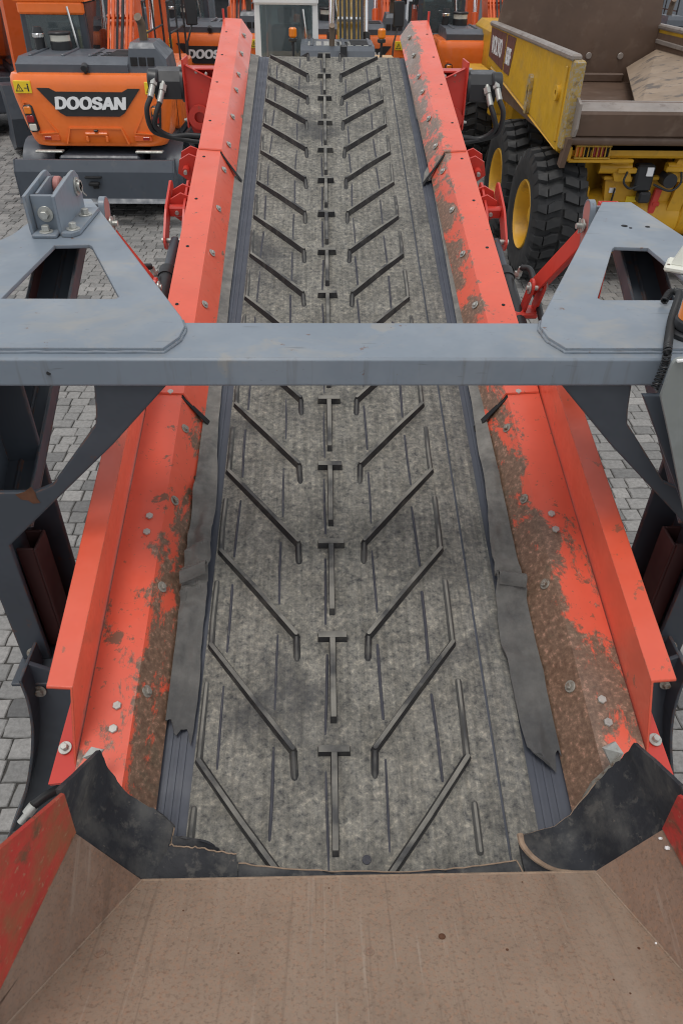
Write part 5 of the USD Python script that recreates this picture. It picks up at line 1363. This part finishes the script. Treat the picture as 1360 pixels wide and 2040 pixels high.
# ---- grey cross frame
YB, ZT, ZB = 1.70, 2.757, 2.676
CXF = 0.085
gf = obj(MC, 'cross_beam', box(-1.55, 1.72, YB, 1.927, ZB, ZT, 0.006), 'grey_paint', 30, label='grey box beam crossing above the conveyor')
for side in (-1, 1):
    lab = 'left' if side < 0 else 'right'
    X = lambda x: CXF + side * x
    mir = lambda P: [(X(a), b) for a, b in P]
    hole = [(1.03, 2.53), (0.915, 2.54), (0.90, 2.52), (0.712, 2.075), (0.72, 2.06), (1.05, 2.06)]
    outl = [(0.525, 1.735), (0.495, 1.80), (0.49, 1.87), (0.508, 1.93), (1.045, 3.10), (1.165, 3.10), (1.21, 2.64), (1.56, 1.735)]
    pl = obj(MC, 'gusset_plate', plate_xy(Polygon(mir(outl), [mir(hole)]), ZT + 0.001, ZT + 0.013), 'grey_paint', label=f'{lab} grey gusset plate with a cut out, level with the beam')
    wl = [np.array([X(a), b, ZT + 0.002]) for a, b in [(1.5, 1.733), (0.525, 1.733), (0.493, 1.80), (0.488, 1.87), (0.506, 1.93)]]
    obj(pl, 'weld_bead', tube(np.vstack([np.linspace(p, q, 40) for p, q in zip(wl, wl[1:])]) + rng.normal(0, 0.0006, (160, 3)), 0.0048, 8), 'grey_paint', 40)
    # knee brace and post front plate, one cut sheet
    sheet = [(0.525, ZB), (0.715, ZB), (0.725, 2.60), (0.735, 2.555), (0.90, 2.35), (0.96, 2.322), (1.09, 2.322), (1.09, ZB), (1.18, ZB), (1.18, 1.585), (1.085, 1.585), (1.085, 2.12), (0.70, 2.49)]
    ks = obj(MC, 'knee_brace', plate_xz([(X(a), b) for a, b in sheet], YB + 0.010, YB + 0.026), 'dark_steel', label=f'{lab} dark knee brace and post face below the beam')
    if side < 0:
        obj(ks, 'rust_stain', plate_xz([(a, b) for a, b in np.array(at_y(35, 985, YB + 0.0099)[[0, 2]]) + np.array([(-0.01, 0.0), (0.035, 0.015), (0.075, 0.045), (0.085, 0.01), (0.085, -0.02), (0.095, -0.05), (0.06, -0.055), (0.04, -0.035), (0.01, -0.03)]) * 0.62], YB + 0.0088, YB + 0.0099), 'rust_patch')
    po = obj(MC, 'post', cat([box(X(1.12), X(1.135), YB + 0.027, YB + 0.24, 1.585, ZB, 0.003), box(X(1.01), X(1.18), YB + 0.241, YB + 0.257, 1.585, ZB, 0.003)]), 'dark_steel', label=f'{lab} dark post outside the conveyor')
    obj(po, 'inner_tube', cat([box(X(1.035), X(1.045), YB + 0.06, YB + 0.16, 1.60, 2.06, 0.003), box(X(1.046), X(1.10), YB + 0.06, YB + 0.07, 1.60, 2.06, 0.003), box(X(1.046), X(1.10), YB + 0.15, YB + 0.16, 1.60, 2.06, 0.003)]), 'oxide_red')
    # slanting strut under the plate
    a, b = np.array([X(1.065), 2.80, 2.72]), np.array([X(1.085), 1.74, 2.17])
    nrm = np.cross(b - a, [1.0, 0, 0])
    nrm /= np.linalg.norm(nrm)
    su = obj(MC, 'strut', cat([bar(a, b, 0.15, 0.010, nrm, 0.002), bar(a + [side * -0.07, 0, 0] + nrm * 0.03, b + [side * -0.07, 0, 0] + nrm * 0.03, 0.010, 0.05, nrm, 0.002), bar(a + [side * 0.075, 0, 0], b + [side * 0.075, 0, 0], 0.010, 0.11, nrm, 0.002), tube([a + nrm * 0.006 * np.sign(nrm[2]), b + nrm * 0.006 * np.sign(nrm[2])], 0.006, 8)]), 'dark_steel', label=f'{lab} slanting channel strut below the gusset plate')
    obj(su, 'strut_inner_face', bar(a + [side * 0.068, 0, 0], b + [side * 0.068, 0, 0], 0.003, 0.105, nrm, 0.0005), 'oxide_red')
    obj(pl, 'edge_fold', box(X(1.01), X(1.19), 3.085, 3.10, ZT - 0.08, ZT, 0.003), 'grey_paint')
    # foot
    fpx = [(52, 1325), (68, 1370), (76, 1430), (71, 1500), (55, 1570), (20, 1660)]
    cur = spline([at_y(a_, b_, 1.6) for a_, b_ in fpx], 5)
    cur = np.stack([CXF - (CXF - cur[:, 0]) , cur[:, 1], cur[:, 2]], 1)
    d = CXF - cur[:, 0]
    inner = [(X(0.93), 0.62), (X(0.93), 1.58)]
    foot = obj(MC, 'support_arm', plate_xz([(X(q), z) for q, z in zip(d, cur[:, 2])] + inner, 1.605, 1.62), 'blade_paint', label=f'{lab} curved dark support arm below the post')
    strip = LineString([(X(q), z) for q, z in zip(d, cur[:, 2])]).buffer(0.005, cap_style=2)
    obj(foot, 'arm_flange', plate_xz(strip, 1.535, 1.70), 'dark_steel')
    obj(foot, 'foot_plate', box(X(0.98), X(1.19), 1.60, 1.99, 1.570, 1.584, 0.003), 'dark_steel')
    for q, z in ((1.135, 1.62), (1.10, 1.545)):
        obj(foot, 'bolt', bolt(np.array([X(q), 1.60 if z < 1.6 else 1.705, z]), np.array([0, -1.0, 0.25]), 0.023, 0.014), 'old_bolt', 30)

# clevis bolted on the left plate
ZP = ZT + 0.014
cv = obj(MC, 'clevis', cat([plate_yz([(2.635, ZP), (2.63, ZP + 0.02), (2.63, 2.902), (2.86, 2.925), (2.90, 2.925), (2.935, 2.90), (2.945, 2.86), (2.94, ZP)], x, x + 0.012) for x in (-1.055, -0.955)] + [plate_yz([(2.70, ZP), (2.70, 2.895), (2.86, 2.912), (2.92, 2.90), (2.93, ZP)], x, x + 0.010) for x in (-1.032, -0.972)] +
                           [box(-1.042, -0.956, 2.665, 2.677, ZP, 2.898, 0.003), box(-1.042, -0.956, 2.60, 2.664, ZP, ZP + 0.012, 0.003), plate_xy([(-0.943, 2.615), (-0.905, 2.61), (-0.885, 2.64), (-0.885, 2.93), (-0.943, 2.93)], ZP, ZP + 0.014)]), 'grey_paint', 30, label='grey clevis bracket bolted on the left gusset plate')
obj(cv, 'large_bolt', bolt(np.array([-0.999, 2.665, 2.835]), np.array([0, -1.0, 0.0]), 0.027, 0.020), 'galvanised', 30)
for x, y, z in ((-0.999, 2.632, ZP + 0.012), (-0.912, 2.66, ZP + 0.014), (-0.912, 2.83, ZP + 0.014)):
    obj(cv, 'bolt', bolt(np.array([x, y, z]), np.array([0, 0, 1.0]), 0.024, 0.019), 'galvanised', 30)
obj(cv, 'pin', cat([cyl((-1.06, 2.885, 2.872), (-0.925, 2.885, 2.872), 0.016, 16), cyl((-0.942, 2.885, 2.872), (-0.937, 2.885, 2.872), 0.032, 22), cyl((-0.932, 2.885, 2.872), (-0.925, 2.885, 2.872), 0.022, 18), tube([(-0.93, 2.87, 2.90), (-0.925, 2.90, 2.845), (-0.922, 2.92, 2.83)], 0.003, 6)]), 'galvanised', 40)
obj(cv, 'pin_roller', cyl((-1.02, 2.885, 2.872), (-0.995, 2.885, 2.872), 0.035, 22, ch=0.004), 'pink_primer', 40)
lugp = LineString([(3.06, 2.62), (3.10, 2.735)]).buffer(0.042, 8)
for side in (-1, 1):
    X = lambda x: CXF + side * x
    x0 = X(1.0)
    lg = obj(MC, 'stay_lug', plate_yz(lugp, x0 - 0.012, x0 + 0.012), 'pink_primer')
    obj(lg, 'lug_edge', plate_yz(lugp.buffer(0.002).difference(lugp.buffer(-0.003)), x0 - 0.0125, x0 + 0.0125), 'grey_paint')
    obj(lg, 'pin', cat([cyl((x0 - 0.05, 3.08, 2.68), (x0 + 0.05, 3.08, 2.68), 0.012, 12), cyl((x0 - side * 0.022, 3.08, 2.68), (x0 - side * 0.028, 3.08, 2.68), 0.028, 18), tube([(x0 - side * 0.034, 3.08, 2.65), (x0 - side * 0.04, 3.08, 2.71)], 0.004, 6)]), 'galvanised', 40)
    stv = obj(MC, 'stay_bar', cat([bar((X(1.01), 3.10, 2.66), (X(0.93), 3.46, 2.27), 0.085, 0.012, (-side * 0.75, -0.45, 0.45), 0.003), bar((X(1.04), 3.11, 2.64), (X(0.96), 3.47, 2.25), 0.012, 0.05, (-side * 0.75, -0.45, 0.45), 0.003)]), 'red_paint', label='flat red stay bar between plate and ' + ('left' if side < 0 else 'right') + ' board')
    obj(stv, 'stay_foot', cat([plate_yz(LineString([(3.40, 2.30), (3.48, 2.16)]).buffer(0.035, 5), X(0.90), X(0.912)), plate_yz(LineString([(3.40, 2.30), (3.48, 2.16)]).buffer(0.035, 5), X(0.955), X(0.967)), box(X(0.84), X(0.97), 3.42, 3.54, 2.12, 2.15)]), 'red_paint')
    obj(stv, 'stay_pin', cat([cyl((X(0.88), 3.40, 2.29), (X(0.985), 3.40, 2.29), 0.012, 12), cyl((X(0.897), 3.40, 2.29), (X(0.89), 3.40, 2.29), 0.028, 16), cyl((X(0.97), 3.405, 2.30), (X(0.978), 3.405, 2.30), 0.024, 16)]), 'galvanised', 40)
    if side > 0:
        obj(MC, 'tube_end', cat([box(X(1.055), X(1.062), 3.115, 3.175, 2.2, 2.755, 0.002), box(X(1.130), X(1.137), 3.115, 3.175, 2.2, 2.755, 0.002), box(X(1.0625), X(1.1295), 3.168, 3.175, 2.2, 2.755, 0.002), box(X(1.0625), X(1.1295), 3.115, 3.122, 2.2, 2.755, 0.002)]), 'red_paint', label='open top of a square red tube behind the right gusset plate')
for x, y, r in ((1.115, 2.78, 0.012), (1.13, 2.755, 0.006), (1.20, 2.77, 0.009)):
    obj(MC, 'bolt_hole', cyl((x, y, ZT + 0.010), (x, y, ZT + 0.0145), r, 14), 'void')
obj(MC, 'bolt_hole', cyl(at_y(97, 743, YB + 0.004), at_y(97, 743, YB - 0.0012), 0.006, 12), 'void')

# lamp base, amber beacon, coiled cable and side cover at the right
q = at_z(1327, 545, ZP)
wb = obj(MC, 'lamp_base', xf(cat([box(0, 0.16, 0, 0.10, 0, 0.020, 0.008), hull([(0.018, 0.02, 0.021), (0.15, 0.02, 0.021), (0.018, 0.09, 0.021), (0.15, 0.09, 0.021), (0.04, 0.035, 0.085), (0.15, 0.035, 0.085), (0.04, 0.085, 0.085), (0.15, 0.085, 0.085)])]), rotz(-0.5), (q[0] - 0.005, q[1] + 0.02, ZP)), 'cream_plastic', 30, label='cream plastic lamp base on the right gusset plate')
obj(wb, 'screw_hole', cyl((q[0] + 0.012, q[1] + 0.028, ZP + 0.019), (q[0] + 0.012, q[1] + 0.028, ZP + 0.0215), 0.005, 10), 'exhaust_steel')
bc = at_z(1352, 672, ZP) + [0.045, 0.02, 0]
am = obj(MC, 'beacon_base', cat([cyl(bc, bc + [0, 0, 0.016], 0.068, 28, ch=0.004), cyl(bc + [0, 0, 0.017], bc + [0, 0, 0.045], 0.055, 28, ch=0.004)]), 'black_plastic', 40, label='black foot of the amber beacon')
obj(am, 'beacon_lens', lathe([(0.001, 0.046), (0.050, 0.046), (0.050, 0.10), (0.043, 0.125), (0.028, 0.138), (0.001, 0.142)], 'z', 28, bc), 'lamp_amber', 40)
path = [at_z(1322, 600, ZP + 0.012), at_z(1335, 582, ZP + 0.03), at_z(1352, 583, ZP + 0.035), at_z(1349, 600, ZP + 0.03), at_z(1338, 635, ZP + 0.018), at_z(1331, 680, ZP + 0.016), at_z(1329, 700, ZP + 0.016), at_y(1325, 722, YB - 0.018), at_y(1316, 745, YB - 0.02), at_y(1303, 774, YB - 0.022)]
cp = spline(path, 14)
arc = np.concatenate([[0], np.cumsum(np.linalg.norm(np.diff(cp, axis=0), axis=1))])
n = 900
ts = np.linspace(0, arc[-1], n)
cp = np.stack([np.interp(ts, arc, cp[:, k]) for k in range(3)], 1)
tg = np.gradient(cp, axis=0)
tg /= np.linalg.norm(tg, axis=1, keepdims=True)
e1 = np.cross(tg, [0.3, 0.2, 0.93])
e1 /= np.linalg.norm(e1, axis=1, keepdims=True)
e2 = np.cross(tg, e1)
ph = 2 * np.pi * ts / np.interp(ts, [0, arc[-1] * 0.6, arc[-1]], [0.0062, 0.0066, 0.0098])
ph = np.concatenate([[0], np.cumsum(np.diff(ts) * 2 * np.pi / np.interp(ts[1:], [0, arc[-1] * 0.6, arc[-1]], [0.0062, 0.0066, 0.0098]))])
obj(MC, 'coiled_cable', tube(cp + 0.0088 * (np.cos(ph)[:, None] * e1 + np.sin(ph)[:, None] * e2), 0.0031, 6), 'hose', 40, label='black coiled cable hanging over the beam edge')
cov = [(0.835, 2.805), (0.86, 2.808), (1.0, 2.72), (1.25, 2.55), (1.25, 2.1), (1.03, 2.28), (0.89, 2.58), (0.832, 2.70)]
sc_ = obj(MC, 'side_cover', plate_xz(Polygon(cov).buffer(-0.02).buffer(0.02, 6), 1.600, 1.612), 'cover_grey', label='pale grey side cover plate at the right edge')
obj(sc_, 'cover_rim', plate_xz(LineString([(0.84, 2.803), (0.862, 2.805), (1.0, 2.715), (1.24, 2.55)]).buffer(0.0025, cap_style=2), 1.592, 1.6), 'white_paint')
obj(MC, 'cover_frame', plate_xz([(0.815, 2.67), (0.865, 2.67), (1.12, 2.28), (1.05, 2.28)], 1.66, 1.675), 'blade_paint')

# ---- machine below, mostly hidden
obj(MC, 'chassis', cat([box(-0.52, -0.32, -2.6, 1.6, 0.55, 1.05, 0.03), box(0.49, 0.69, -2.6, 1.6, 0.55, 1.05, 0.03), box(-0.5, 0.67, -2.4, -2.2, 0.6, 1.0, 0.02), box(-0.5, 0.67, 0.9, 1.1, 0.6, 1.0, 0.02), box(-0.55, 0.72, 1.2, 1.5, 1.06, 1.25, 0.02)]), 'dark_steel')
for x in (-0.62, 0.79):
    ring = LineString([(-2.6, 0.40), (0.2, 0.40)]).buffer(0.38, 14)
    tf = obj(MC, 'crawler_track', plate_yz(ring.buffer(-0.04), x - 0.13, x + 0.13), 'dark_steel')
    L_ = []
    for k in range(44):
        a, b = ring.exterior.interpolate(k / 44, True), ring.exterior.interpolate(k / 44 + 0.002, True)
        L_.append(xf(box(-0.2, 0.2, -0.08, 0.08, -0.025, 0.025, 0.01), rotx(math.atan2(b.y - a.y, b.x - a.x)), (x, a.x, a.y)))
    obj(tf, 'track_shoe', cat(L_), 'tyre', kind='stuff')
obj(MC, 'conveyor_leg', cat([bar(W(-0.50, 0.3, -0.36), (-0.42, 1.4, 1.0), 0.10, 0.10, (0, 1, 0)), bar(W(0.64, 0.3, -0.36), (0.59, 1.4, 1.0), 0.10, 0.10, (0, 1, 0))]), 'dark_steel')
